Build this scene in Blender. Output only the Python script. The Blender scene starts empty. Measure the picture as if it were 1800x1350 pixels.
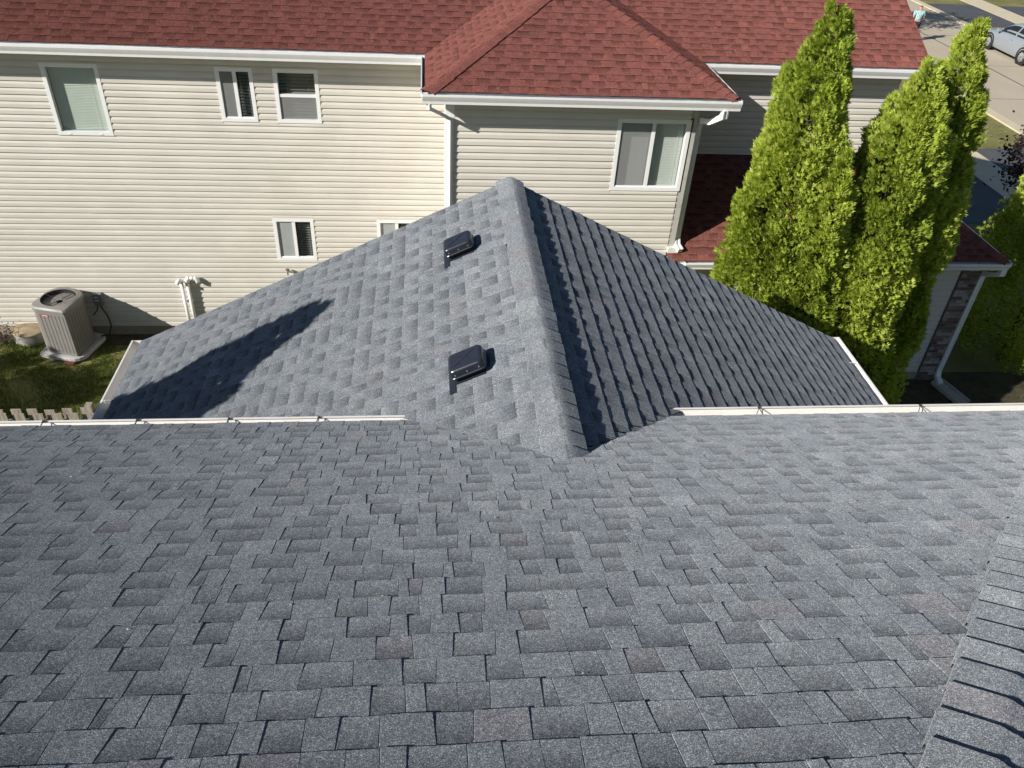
import bpy, math, random
import numpy as np
from mathutils import Vector, Matrix

random.seed(7)
rng = np.random.default_rng(11)
S = bpy.context.scene
COL = S.collection

# ------------------------------------------------------------------ camera
F_PX, PITCH, ROLL, YAW = 1413.0, math.radians(37.01), math.radians(-3.736), math.radians(7.23)
CAM = np.array([0.0, 0.0, 9.25])
cy, sy, cp, sp = math.cos(YAW), math.sin(YAW), math.cos(PITCH), math.sin(PITCH)
FWD = np.array([sy * cp, cy * cp, -sp]); r0 = np.array([cy, -sy, 0.0]); d0 = np.cross(FWD, r0)
RGT = math.cos(ROLL) * r0 + math.sin(ROLL) * d0
DWN = -math.sin(ROLL) * r0 + math.cos(ROLL) * d0
cam = bpy.data.cameras.new("camera"); co = bpy.data.objects.new("camera", cam); COL.objects.link(co)
cam.sensor_width = 36.0; cam.lens = F_PX / 1800 * 36.0; cam.clip_start = 0.05; cam.clip_end = 2000
M = Matrix.Identity(4)
for i in range(3):
    M[i][0] = RGT[i]; M[i][1] = -DWN[i]; M[i][2] = -FWD[i]; M[i][3] = CAM[i]
co.matrix_world = M
S.camera = co

# ------------------------------------------------------------------ light
SUN_AZ, SUN_EL = math.radians(62.5), math.radians(29.1)      # azimuth the light travels to, from +Y towards +X
SD = np.array([math.sin(SUN_AZ) * math.cos(SUN_EL), math.cos(SUN_AZ) * math.cos(SUN_EL), -math.sin(SUN_EL)])
w = bpy.data.worlds.new("World"); S.world = w; w.use_nodes = True
nt = w.node_tree
sky = nt.nodes.new("ShaderNodeTexSky"); sky.sky_type = 'NISHITA'; sky.sun_disc = False
sky.sun_elevation = SUN_EL; sky.sun_rotation = SUN_AZ + math.pi
sky.air_density = 1.0; sky.dust_density = 0.5; sky.ozone_density = 3.0
nt.links.new(sky.outputs[0], nt.nodes["Background"].inputs[0])
nt.nodes["Background"].inputs[1].default_value = 0.056
sl = bpy.data.lights.new("sun", 'SUN'); sl.energy = 5.0; sl.angle = math.radians(0.5); sl.color = (1.0, 0.955, 0.885)
so = bpy.data.objects.new("sun", sl); COL.objects.link(so)
so.rotation_euler = Vector(SD).to_track_quat('-Z', 'Y').to_euler(); so.location = (-20, -20, 40)
S.view_settings.view_transform = 'Standard'; S.view_settings.look = 'None'
S.view_settings.exposure = 0.42; S.view_settings.gamma = 1.0; S.view_settings.use_curve_mapping = False


def project(P):
    P = np.asarray(P, float) - CAM
    z = P @ FWD
    z = np.where(z < 0.05, 0.05, z)
    return np.stack([900 + F_PX * (P @ RGT) / z, 675 + F_PX * (P @ DWN) / z], -1)

# ------------------------------------------------------------------ materials
def lin(*c):
    return tuple(c) + (1.0,)

class Mat:
    """small wrapper around a node material"""
    def __init__(s, name, rough=0.7, spec=0.3, metal=0.0, col=(0.5, 0.5, 0.5)):
        s.m = bpy.data.materials.new(name); s.m.use_nodes = True
        s.t = s.m.node_tree; s.b = s.t.nodes["Principled BSDF"]
        s.b.inputs["Roughness"].default_value = rough
        s.b.inputs["Specular IOR Level"].default_value = spec
        s.b.inputs["Metallic"].default_value = metal
        s.b.inputs["Base Color"].default_value = lin(*col)
    def n(s, kind, **kw):
        nd = s.t.nodes.new(kind)
        for k, v in kw.items():
            if k == "op": nd.operation = v
            elif k == "blend": nd.blend_type = v
            elif isinstance(k, str) and k.startswith("i_"):
                nd.inputs[k[2:].replace("_", " ")].default_value = v
            else: setattr(nd, k, v)
        return nd
    def l(s, a, b): s.t.links.new(a, b)
    def pos(s): return s.n("ShaderNodeNewGeometry").outputs["Position"]
    def objco(s): return s.n("ShaderNodeTexCoord").outputs["Object"]
    def noise(s, scale, vec=None, detail=4, rough=0.55):
        nd = s.n("ShaderNodeTexNoise", i_Scale=scale, i_Detail=detail, i_Roughness=rough)
        s.l(vec if vec is not None else s.pos(), nd.inputs["Vector"]); return nd.outputs["Fac"]
    def ramp(s, fac, stops):
        nd = s.n("ShaderNodeValToRGB"); e = nd.color_ramp.elements
        while len(e) < len(stops): e.new(0.5)
        for el, (p, c) in zip(e, stops): el.position = p; el.color = lin(*c)
        s.l(fac, nd.inputs[0]); return nd.outputs[0]
    def mix(s, fac, a, b, blend='MIX'):
        nd = s.n("ShaderNodeMix", data_type='RGBA', blend_type=blend)
        for sock, v in ((nd.inputs[0], fac), (nd.inputs[6], a), (nd.inputs[7], b)):
            if isinstance(v, (int, float)): sock.default_value = v
            elif isinstance(v, tuple): sock.default_value = lin(*v)
            else: s.l(v, sock)
        return nd.outputs[2]
    def math(s, op, a, b=0.0, clamp=False):
        nd = s.n("ShaderNodeMath", op=op); nd.use_clamp = clamp
        for sock, v in ((nd.inputs[0], a), (nd.inputs[1], b)):
            if isinstance(v, (int, float)): sock.default_value = v
            else: s.l(v, sock)
        return nd.outputs[0]
    def attr(s, name):
        return s.n("ShaderNodeAttribute", attribute_name=name).outputs["Fac"]
    def color(s, sock): s.l(sock, s.b.inputs["Base Color"])
    def bump(s, h, dist=0.002, strength=1.0):
        nd = s.n("ShaderNodeBump", i_Distance=dist, i_Strength=strength)
        s.l(h, nd.inputs["Height"]); s.l(nd.outputs[0], s.b.inputs["Normal"])

def granule_mat(name, stops, tints, band_col, gscale=430, band_amt=0.45, bump=0.0016):
    m = Mat(name, rough=0.95, spec=0.12)
    p = m.pos()
    vo = m.n("ShaderNodeTexVoronoi", i_Scale=gscale); m.l(p, vo.inputs["Vector"])
    sep = m.n("ShaderNodeSeparateColor"); m.l(vo.outputs["Color"], sep.inputs[0])
    g = m.ramp(sep.outputs[0], stops)
    tint = m.ramp(m.attr("tint"), tints)
    c = m.mix(1.0, g, tint, 'MULTIPLY')
    mot = m.ramp(m.noise(7.0, p, 6, 0.65), [(0.3, (0.86, 0.86, 0.87)), (0.7, (1.12, 1.12, 1.11))])
    c = m.mix(1.0, c, mot, 'MULTIPLY')
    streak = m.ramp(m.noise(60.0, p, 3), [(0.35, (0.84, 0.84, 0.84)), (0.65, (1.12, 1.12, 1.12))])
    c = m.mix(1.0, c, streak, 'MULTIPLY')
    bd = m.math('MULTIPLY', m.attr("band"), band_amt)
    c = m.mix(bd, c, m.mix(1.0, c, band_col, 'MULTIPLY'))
    df = m.n("ShaderNodeBsdfDiffuse"); df.inputs["Roughness"].default_value = 1.0
    m.l(c, df.inputs["Color"])
    dome = m.math('MULTIPLY', vo.outputs["Distance"], -1.0)
    hgt = m.math('ADD', dome, m.math('MULTIPLY', sep.outputs[1], 0.45))
    bp = m.n("ShaderNodeBump", i_Distance=bump, i_Strength=1.0); m.l(hgt, bp.inputs["Height"]); m.l(bp.outputs[0], df.inputs["Normal"])
    m.l(df.outputs[0], m.t.nodes["Material Output"].inputs["Surface"])
    return m.m

M_SH = granule_mat("grey_granules",
    [(0.0, (0.064, 0.071, 0.081)), (0.35, (0.137, 0.150, 0.164)), (0.7, (0.222, 0.239, 0.255)), (0.94, (0.34, 0.36, 0.38)), (1.0, (0.66, 0.67, 0.68))],
    [(0.0, (0.80, 0.81, 0.84)), (0.3, (0.93, 0.95, 0.97)), (0.6, (1.02, 1.02, 1.02)), (0.88, (1.20, 1.20, 1.19)), (0.99, (1.04, 0.98, 0.98))],
    (0.26, 0.27, 0.295), gscale=500, band_amt=0.72, bump=0.00035)
M_RED = granule_mat("red_granules",
    [(0.0, (0.088, 0.036, 0.030)), (0.5, (0.176, 0.060, 0.052)), (0.9, (0.255, 0.100, 0.084)), (1.0, (0.40, 0.24, 0.20))],
    [(0.0, (0.86, 0.90, 0.91)), (0.35, (0.98, 0.99, 0.99)), (0.7, (1.09, 1.06, 1.05)), (1.0, (1.22, 1.15, 1.11))],
    (0.30, 0.36, 0.36), gscale=260, band_amt=0.75)

def plain(name, col, rough=0.5, spec=0.4, metal=0.0, var=0.06, scale=6.0, dirt_shade=0.0):
    m = Mat(name, rough, spec, metal, col)
    p = m.pos()
    k = m.ramp(m.noise(scale, p, 5), [(0.3, tuple(c * (1 - var) for c in col)), (0.7, tuple(min(1, c * (1 + var)) for c in col))])
    if dirt_shade:
        d = m.ramp(m.noise(scale * 4.3, p, 6, 0.7), [(0.52, (1, 1, 1)), (0.75, (1 - dirt_shade, 1 - dirt_shade * 1.05, 1 - dirt_shade * 1.2))])
        k = m.mix(1.0, k, d, 'MULTIPLY')
    m.color(k)
    return m.m

def siding_mat():
    m = Mat("beige_vinyl_siding", 0.45, 0.35)
    p = m.pos()
    base = m.ramp(m.noise(1.3, p, 5), [(0.3, (0.585, 0.552, 0.488)), (0.7, (0.650, 0.617, 0.550))])
    mp = m.n("ShaderNodeMapping"); mp.inputs["Scale"].default_value = (1.2, 1.2, 14.0); m.l(p, mp.inputs[0])
    st = m.ramp(m.noise(2.5, mp.outputs[0], 4), [(0.3, (0.95, 0.95, 0.95)), (0.7, (1.03, 1.03, 1.03))])
    c = m.mix(1.0, base, st, 'MULTIPLY')
    m.color(m.mix(m.math('MULTIPLY', m.attr('dirt_shade'), 0.34), c, (0.10, 0.095, 0.09)))  # the attribute paints the shade line under each lap into the colour
    mp2 = m.n("ShaderNodeMapping"); mp2.inputs["Scale"].default_value = (6.0, 6.0, 90.0); m.l(p, mp2.inputs[0])
    m.bump(m.noise(6.0, mp2.outputs[0], 3), 0.0008, 0.5)
    return m.m
M_SIDE = siding_mat()
M_WHITE = plain("white_painted_aluminium", (0.80, 0.80, 0.79), 0.35, 0.5, var=0.03, dirt_shade=0.06)
M_CREAM = plain("cream_gutter_aluminium", (0.74, 0.715, 0.67), 0.4, 0.45, var=0.04, dirt_shade=0.16)
M_VINYL = plain("white_vinyl", (0.82, 0.82, 0.81), 0.4, 0.4, var=0.02, dirt_shade=0.03)
M_PVC = plain("white_pvc_pipe", (0.80, 0.80, 0.78), 0.35, 0.5, var=0.02, dirt_shade=0.05)
M_DECK = plain("dark_roof_felt", (0.025, 0.026, 0.028), 0.9, 0.1)
M_REDDECK = plain("dark_red_felt", (0.05, 0.018, 0.016), 0.9, 0.1)
M_SOFFIT = plain("soffit_panel", (0.62, 0.60, 0.55), 0.6, 0.3)
M_BLACKP = plain("black_vent_plastic", (0.020, 0.024, 0.034), 0.28, 0.5, var=0.12, scale=20)
M_BLACK = plain("black_rubber", (0.018, 0.018, 0.020), 0.6, 0.4)
M_DARKM = plain("dark_steel", (0.045, 0.047, 0.05), 0.45, 0.5)
M_ROOM = plain("dim_room_wall", (0.10, 0.10, 0.10), 0.9, 0.1)
M_CONC = plain("pale_concrete", (0.42, 0.40, 0.36), 0.9, 0.15, var=0.12, scale=3.0, dirt_shade=0.14)
M_FOUND = plain("tan_foundation", (0.36, 0.31, 0.24), 0.9, 0.15, var=0.15, scale=5.0, dirt_shade=0.2)
M_RUST = plain("stained_tan_sealant", (0.55, 0.40, 0.20), 0.8, 0.2, var=0.3, scale=30)
M_ACM = plain("taupe_enamel", (0.225, 0.215, 0.198), 0.42, 0.45, var=0.05)
M_ACD = plain("taupe_groove", (0.13, 0.12, 0.11), 0.6, 0.3)
M_FAN = plain("fan_black", (0.03, 0.03, 0.032), 0.45, 0.4)
M_BADGE = plain("badge_red", (0.42, 0.03, 0.04), 0.35, 0.5)
M_PAD = plain("pad_grey_plastic", (0.43, 0.42, 0.41), 0.75, 0.2, var=0.1, scale=9, dirt_shade=0.12)

def wood_mat():
    m = Mat("weathered_fence_wood", 0.9, 0.1)
    p = m.pos()
    mp = m.n("ShaderNodeMapping"); mp.inputs["Scale"].default_value = (26, 26, 2.0); m.l(p, mp.inputs[0])
    c = m.ramp(m.noise(2.0, mp.outputs[0], 5), [(0.25, (0.15, 0.125, 0.10)), (0.5, (0.30, 0.265, 0.22)), (0.8, (0.44, 0.41, 0.36))])
    m.color(c); m.bump(m.noise(3.0, mp.outputs[0], 4), 0.004)
    return m.m
M_WOOD = wood_mat()

def brick_mat():
    m = Mat("brown_grey_brick", 0.92, 0.12)
    p = m.pos()
    t = m.ramp(m.attr("tint"), [(0.0, (0.12, 0.085, 0.075)), (0.4, (0.25, 0.18, 0.155)), (0.7, (0.34, 0.28, 0.25)), (1.0, (0.43, 0.39, 0.36))])
    m.color(m.mix(1.0, t, m.ramp(m.noise(25, p, 5, 0.7), [(0.3, (0.72, 0.72, 0.72)), (0.7, (1.15, 1.15, 1.15))]), 'MULTIPLY'))
    m.bump(m.noise(60, p, 4), 0.003)
    return m.m
M_BRICK = brick_mat()
M_MORTAR = plain("grey_mortar", (0.30, 0.28, 0.26), 0.95, 0.1, var=0.15, scale=20)

def glass_mat():
    m = Mat("window_glass", 0.02, 0.5)
    t = m.t
    tr = m.n("ShaderNodeBsdfTransparent"); tr.inputs[0].default_value = (0.86, 0.90, 0.89, 1)
    gl = m.n("ShaderNodeBsdfGlossy"); gl.inputs["Roughness"].default_value = 0.015
    lw = m.n("ShaderNodeLayerWeight"); lw.inputs[0].default_value = 0.5
    fk = m.math('ADD', m.math('MULTIPLY', m.math('POWER', lw.outputs["Facing"], 4.0), 0.85), 0.07)
    mx = m.n("ShaderNodeMixShader")
    m.l(fk, mx.inputs[0]); m.l(tr.outputs[0], mx.inputs[1]); m.l(gl.outputs[0], mx.inputs[2])
    m.l(mx.outputs[0], t.nodes["Material Output"].inputs["Surface"])
    return m.m
M_GLASS = glass_mat()

def screen_mat():
    m = Mat("insect_screen", 0.8, 0.1, col=(0.34, 0.345, 0.34))
    tr = m.n("ShaderNodeBsdfTransparent"); mx = m.n("ShaderNodeMixShader"); mx.inputs[0].default_value = 0.55
    m.l(tr.outputs[0], mx.inputs[1]); m.l(m.b.outputs[0], mx.inputs[2])
    m.l(mx.outputs[0], m.t.nodes["Material Output"].inputs["Surface"])
    return m.m
M_SCREEN = screen_mat()
M_BLIND = plain("sage_blind", (0.62, 0.66, 0.59), 0.6, 0.3, var=0.03)
M_BLINDW = plain("pale_blind", (0.68, 0.69, 0.65), 0.6, 0.3, var=0.03)
M_BLINDD = plain("grey_wood_blind", (0.26, 0.26, 0.25), 0.6, 0.3, var=0.05)
M_FROST = plain("obscured_glass", (0.34, 0.36, 0.36), 0.3, 0.5, var=0.06, scale=12)

def leaf_mat(name, stops, trans=0.35, rough=0.55):
    m = Mat(name, rough, 0.25)
    c = m.ramp(m.attr("tint"), stops)
    m.color(c)
    tl = m.n("ShaderNodeBsdfTranslucent"); m.l(m.mix(1.0, c, (1.25, 1.15, 0.55), 'MULTIPLY'), tl.inputs[0])
    mx = m.n("ShaderNodeMixShader"); mx.inputs[0].default_value = trans
    m.l(m.b.outputs[0], mx.inputs[1]); m.l(tl.outputs[0], mx.inputs[2])
    m.l(mx.outputs[0], m.t.nodes["Material Output"].inputs["Surface"])
    return m.m
M_ARB = leaf_mat("cedar_foliage", [(0.0, (0.14, 0.19, 0.022)), (0.40, (0.295, 0.385, 0.046)), (0.75, (0.435, 0.525, 0.080)), (1.0, (0.55, 0.60, 0.14))])
M_PURP = leaf_mat("plum_foliage", [(0.0, (0.020, 0.012, 0.016)), (0.6, (0.055, 0.030, 0.036)), (1.0, (0.15, 0.13, 0.10))], 0.25)
M_LEAF = leaf_mat("green_foliage", [(0.0, (0.03, 0.06, 0.012)), (0.6, (0.06, 0.11, 0.02)), (1.0, (0.10, 0.15, 0.03))], 0.3)
M_GRASSB = leaf_mat("grass_blade", [(0.0, (0.065, 0.105, 0.018)), (0.6, (0.115, 0.170, 0.028)), (0.9, (0.20, 0.23, 0.05)), (1.0, (0.33, 0.28, 0.11))], 0.3, 0.6)
M_BARK = plain("grey_bark", (0.10, 0.08, 0.06), 0.95, 0.1, var=0.3, scale=14)

def ground_mat():
    m = Mat("lawn_ground", 0.95, 0.1)
    p = m.pos()
    c = m.ramp(m.noise(0.55, p, 6, 0.65), [(0.3, (0.165, 0.165, 0.060)), (0.55, (0.270, 0.250, 0.105)), (0.75, (0.38, 0.325, 0.17))])
    f = m.ramp(m.noise(38, p, 4, 0.7), [(0.3, (0.6, 0.6, 0.6)), (0.7, (1.25, 1.25, 1.2))])
    m.color(m.mix(1.0, c, f, 'MULTIPLY')); m.bump(m.noise(45, p, 4, 0.7), 0.03)
    return m.m
M_GROUND = ground_mat()
def soil_mat():
    m = Mat("dark_soil", 0.95, 0.1); p = m.pos()
    c = m.ramp(m.noise(3, p, 6, 0.7), [(0.3, (0.055, 0.048, 0.030)), (0.6, (0.11, 0.096, 0.058)), (0.8, (0.17, 0.145, 0.095))])
    m.color(c); m.bump(m.noise(30, p, 5, 0.7), 0.03); return m.m
M_SOIL = soil_mat()
def road_mat():
    m = Mat("tan_concrete_road", 0.9, 0.15); p = m.pos()
    c = m.ramp(m.noise(0.35, p, 6, 0.6), [(0.3, (0.43, 0.365, 0.275)), (0.7, (0.50, 0.43, 0.335))])
    f = m.ramp(m.noise(9, p, 6, 0.7), [(0.3, (0.93, 0.93, 0.93)), (0.7, (1.05, 1.05, 1.05))])
    m.color(m.mix(1.0, c, f, 'MULTIPLY')); return m.m
M_ROAD = road_mat()
def asph_mat():
    m = Mat("sealed_asphalt", 0.8, 0.25); p = m.pos()
    c = m.ramp(m.noise(1.1, p, 6, 0.65), [(0.3, (0.072, 0.076, 0.084)), (0.7, (0.098, 0.102, 0.110))])
    m.color(c); m.bump(m.noise(80, p, 3), 0.004); return m.m
M_ASPH = asph_mat()
M_WALK = plain("sidewalk_concrete", (0.58, 0.50, 0.36), 0.9, 0.15, var=0.06, scale=2.0, dirt_shade=0.08)
M_CRACK = plain("tar_joint", (0.05, 0.05, 0.05), 0.8, 0.2)
def ac_paint(): return M_ACM
M_SILVER = plain("silver_car_paint", (0.34, 0.37, 0.41), 0.28, 0.6, metal=0.35, var=0.02)
M_CARG = plain("dark_car_glass", (0.015, 0.02, 0.018), 0.06, 0.6)
M_RIM = plain("alloy_rim", (0.55, 0.55, 0.56), 0.3, 0.6, metal=0.6)
M_TAIL = plain("red_lamp_lens", (0.4, 0.01, 0.01), 0.15, 0.6)
M_LAMP = plain("clear_lamp_lens", (0.6, 0.62, 0.63), 0.1, 0.6)
M_SKIN = plain("skin", (0.48, 0.27, 0.20), 0.6, 0.3)
M_HAIR = plain("brown_hair", (0.16, 0.10, 0.07), 0.7, 0.2)
def shirt_mat():
    m = Mat("teal_striped_cloth", 0.85, 0.15); p = m.objco()
    wv = m.n("ShaderNodeTexWave", i_Scale=5.0); wv.bands_direction = 'Z'; m.l(p, wv.inputs[0])
    wx = m.n("ShaderNodeTexWave", i_Scale=4.0); wx.bands_direction = 'X'; m.l(p, wx.inputs[0])
    k = m.math('MAXIMUM', m.math('GREATER_THAN', wv.outputs["Fac"], 0.75), m.math('GREATER_THAN', wx.outputs["Fac"], 0.8))
    m.color(m.mix(k, (0.03, 0.30, 0.31), (0.50, 0.62, 0.61))); return m.m
M_SHIRT = shirt_mat()
M_SHORT = plain("dark_navy_cloth", (0.03, 0.028, 0.04), 0.9, 0.1)
M_BADGEW = plain("badge_white", (0.7, 0.68, 0.66), 0.4, 0.4)
M_TANCOV = plain("tan_cover", (0.33, 0.26, 0.17), 0.8, 0.2, var=0.25, scale=8)
M_GALV = plain("galvanised_steel", (0.42, 0.41, 0.37), 0.5, 0.5, metal=0.3, var=0.1)
M_BRASS = plain("bronze_tap", (0.16, 0.13, 0.09), 0.5, 0.5, metal=0.3)
M_FLASH = plain("metal_flashing", (0.70, 0.69, 0.67), 0.4, 0.5, var=0.06)

# ------------------------------------------------------------------ mesh helpers
def mesh_obj(name, verts, faces, mat, parent=None, attrs=None, smooth=False):
    me = bpy.data.meshes.new(name)
    me.from_pydata([tuple(map(float, v)) for v in verts], [], faces)
    if mat is not None:
        for mm in (mat if isinstance(mat, (list, tuple)) else [mat]): me.materials.append(mm)
    if attrs:
        for k, a in attrs.items():
            at = me.attributes.new(k, 'FLOAT', 'POINT'); at.data.foreach_set("value", np.asarray(a, np.float32))
    if smooth:
        me.polygons.foreach_set("use_smooth", [True] * len(me.polygons))
    o = bpy.data.objects.new(name, me); COL.objects.link(o)
    if parent is not None: o.parent = parent
    return o

def quads_obj(name, V, mat, parent=None, tint=None, F4=None):
    """V: (n*4,3) array, every 4 verts a quad -- fast path for foliage"""
    n = len(V) // 4
    me = bpy.data.meshes.new(name)
    me.vertices.add(n * 4); me.vertices.foreach_set("co", V.astype(np.float32).ravel())
    me.loops.add(n * 4); me.loops.foreach_set("vertex_index", np.arange(n * 4, dtype=np.int32))
    me.polygons.add(n); me.polygons.foreach_set("loop_start", np.arange(0, n * 4, 4, dtype=np.int32))
    me.polygons.foreach_set("loop_total", np.full(n, 4, np.int32))
    me.update(calc_edges=True)
    me.materials.append(mat)
    if tint is not None:
        at = me.attributes.new("tint", 'FLOAT', 'POINT'); at.data.foreach_set("value", np.asarray(tint, np.float32))
    o = bpy.data.objects.new(name, me); COL.objects.link(o)
    if parent is not None: o.parent = parent
    return o

class MB:
    def __init__(s): s.v = []; s.f = []
    def add(s, vs, fs):
        o = len(s.v); s.v += [tuple(map(float, v)) for v in vs]; s.f += [tuple(i + o for i in f) for f in fs]; return s
    def box(s, a, b, rot=None, c=None):
        x0, y0, z0 = a; x1, y1, z1 = b
        vs = [(x0, y0, z0), (x1, y0, z0), (x1, y1, z0), (x0, y1, z0), (x0, y0, z1), (x1, y0, z1), (x1, y1, z1), (x0, y1, z1)]
        if rot is not None: vs = [tuple(rot @ np.array(v)) for v in vs]
        if c is not None: vs = [tuple(np.array(v) + np.array(c)) for v in vs]
        return s.add(vs, [(0, 3, 2, 1), (4, 5, 6, 7), (0, 1, 5, 4), (1, 2, 6, 5), (2, 3, 7, 6), (3, 0, 4, 7)])
    def poly(s, pts): return s.add(pts, [tuple(range(len(pts)))])
    def sweep(s, path, sec, ref, caps=True):
        """closed section (a,b) swept on a planar path; a runs along ref, b along ref x tangent; mitred corners"""
        P = [np.array(p, float) for p in path]; ref = np.array(ref, float); ref /= np.linalg.norm(ref)
        n = len(sec); o = len(s.v); rows = []
        for i, p in enumerate(P):
            t0 = P[i] - P[i - 1] if i > 0 else P[i + 1] - P[i]
            t1 = P[i + 1] - P[i] if i < len(P) - 1 else t0
            t0 = t0 / np.linalg.norm(t0); t1 = t1 / np.linalg.norm(t1)
            b0 = np.cross(ref, t0); b1 = np.cross(ref, t1); b = b0 + b1; b /= np.linalg.norm(b)
            k = 1.0 / max(0.35, float(b @ b0))
            rows.append([p + ref * a + b * bb * k for a, bb in sec])
        for r in rows: s.v += [tuple(q) for q in r]
        for i in range(len(P) - 1):
            for j in range(n):
                k = (j + 1) % n
                s.f.append((o + i * n + j, o + i * n + k, o + (i + 1) * n + k, o + (i + 1) * n + j))
        if caps:
            s.f.append(tuple(o + j for j in range(n))); s.f.append(tuple(o + (len(P) - 1) * n + j for j in reversed(range(n))))
        return s
    def tube(s, path, rad, n=8, caps=True):
        P = [np.array(p, float) for p in path]
        if not hasattr(rad, '__len__'): rad = [rad] * len(P)
        o = len(s.v); u = None
        for i, p in enumerate(P):
            t = (P[min(i + 1, len(P) - 1)] - P[max(i - 1, 0)]); t = t / np.linalg.norm(t)
            if u is None:
                u = np.cross(t, (0, 0, 1)); u = np.cross(t, (1, 0, 0)) if np.linalg.norm(u) < 1e-3 else u
            u = u - t * (u @ t); u = u / np.linalg.norm(u); w_ = np.cross(t, u)
            for k in range(n):
                a = 2 * math.pi * k / n
                s.v.append(tuple(p + rad[i] * (math.cos(a) * u + math.sin(a) * w_)))
        for i in range(len(P) - 1):
            for k in range(n):
                j = (k + 1) % n
                s.f.append((o + i * n + k, o + i * n + j, o + (i + 1) * n + j, o + (i + 1) * n + k))
        if caps:
            s.f.append(tuple(o + k for k in reversed(range(n)))); s.f.append(tuple(o + (len(P) - 1) * n + k for k in range(n)))
        return s
    def lathe(s, prof, c=(0, 0, 0), n=20, axis='z'):
        o = len(s.v)
        for r, z in prof:
            for k in range(n):
                a = 2 * math.pi * k / n
                q = (r * math.cos(a), r * math.sin(a), z)
                if axis == 'y': q = (q[0], q[2], q[1])
                if axis == 'x': q = (q[2], q[0], q[1])
                s.v.append((q[0] + c[0], q[1] + c[1], q[2] + c[2]))
        for i in range(len(prof) - 1):
            for k in range(n):
                j = (k + 1) % n
                s.f.append((o + i * n + k, o + i * n + j, o + (i + 1) * n + j, o + (i + 1) * n + k))
        return s
    def obj(s, name, mat, parent=None, smooth=False, attrs=None):
        return mesh_obj(name, s.v, s.f, mat, parent, attrs, smooth)

def smooth_by_angle(o, bevel=None, seg=2, ang=35):
    if bevel:
        b = o.modifiers.new("bevel", 'BEVEL'); b.width = bevel; b.segments = seg; b.limit_method = 'ANGLE'; b.angle_limit = math.radians(ang)
    return o

def thing(name, label, cat, loc=(0, 0, 0), group=None):
    o = bpy.data.objects.new(name, None); COL.objects.link(o); o.location = loc
    o.empty_display_size = 0.1
    o["label"] = label; o["category"] = cat
    if group: o["group"] = group
    return o
def tag(o, label, cat, group=None):
    o["label"] = label; o["category"] = cat
    if group: o["group"] = group
    return o
def struct(name, mb, mat):
    o = mb.obj(name, mat); o["kind"] = "structure"; return o

# ------------------------------------------------------------------ shingles
def nrm(v): v = np.array(v, float); return v / np.linalg.norm(v)

class Slope:
    def __init__(s, O, U, W):
        s.O = np.array(O, float); s.U = nrm(U); s.W = nrm(W)
        s.N = np.cross(s.U, s.W); s.flip = s.N[2] < 0; s.lit = 1
        if s.flip: s.N = -s.N
    def P(s, u, v, h=0.0): return s.O + s.U * u + s.W * v + s.N * h

def shingle_piece(sl, c, h, hl, rnd, tint, low):
    """c: u at (butt left, butt right, top right, top left), v0, v1"""
    a0, a1, b1, b0, v0, v1 = c
    am, bm = (a0 + a1) / 2, (b0 + b1) / 2
    j = lambda s_: rnd.uniform(-s_, s_)
    vb = [v0 + j(0.0022), v0 + j(0.0022), v0 + j(0.0022)]
    vm = v0 + (v1 - v0) * 0.45
    H = [h + j(0.0005), h + j(0.0006), h + j(0.0005)]
    rows = []
    rows.append([(a0, vb[0], H[0]), (am, vb[1], H[1]), (a1, vb[2], H[2])])
    k = 0.45
    rows.append([(a0 + (b0 - a0) * k, vm, h * 0.6 + j(0.0004)), ((am + bm) / 2, vm, h * 0.6 + j(0.0005)), (a1 + (b1 - a1) * k, vm, h * 0.6 + j(0.0004))])
    hl = h * 0.16 + (0.0 if low else 0.0006)
    rows.append([(b0, v1, hl), (bm, v1, hl), (b1, v1, hl)])
    V = []; band = []
    bev = min(0.0035, (a1 - a0) * 0.2) if not low else 0.0006
    for ri, r in enumerate(rows):
        for ci, (u, v, hh) in enumerate(r):
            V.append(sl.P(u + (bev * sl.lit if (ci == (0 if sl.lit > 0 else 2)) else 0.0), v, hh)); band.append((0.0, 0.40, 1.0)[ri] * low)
    base = -0.0015
    V += [sl.P(a0, vb[0], base), sl.P(am, vb[1], base), sl.P(a1, vb[2], base), sl.P(b0, v1, base), sl.P(b1, v1, base)]
    band += [0] * 5
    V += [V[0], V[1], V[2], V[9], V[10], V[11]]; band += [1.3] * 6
    Fs = [(0, 1, 4, 3), (1, 2, 5, 4), (3, 4, 7, 6), (4, 5, 8, 7), (17, 18, 15, 14), (18, 19, 16, 15), (9, 0, 3, 6, 12), (11, 13, 8, 5, 2)]
    if sl.flip: Fs = [tuple(reversed(f)) for f in Fs]
    return V, Fs, [tint] * len(V), band

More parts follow.
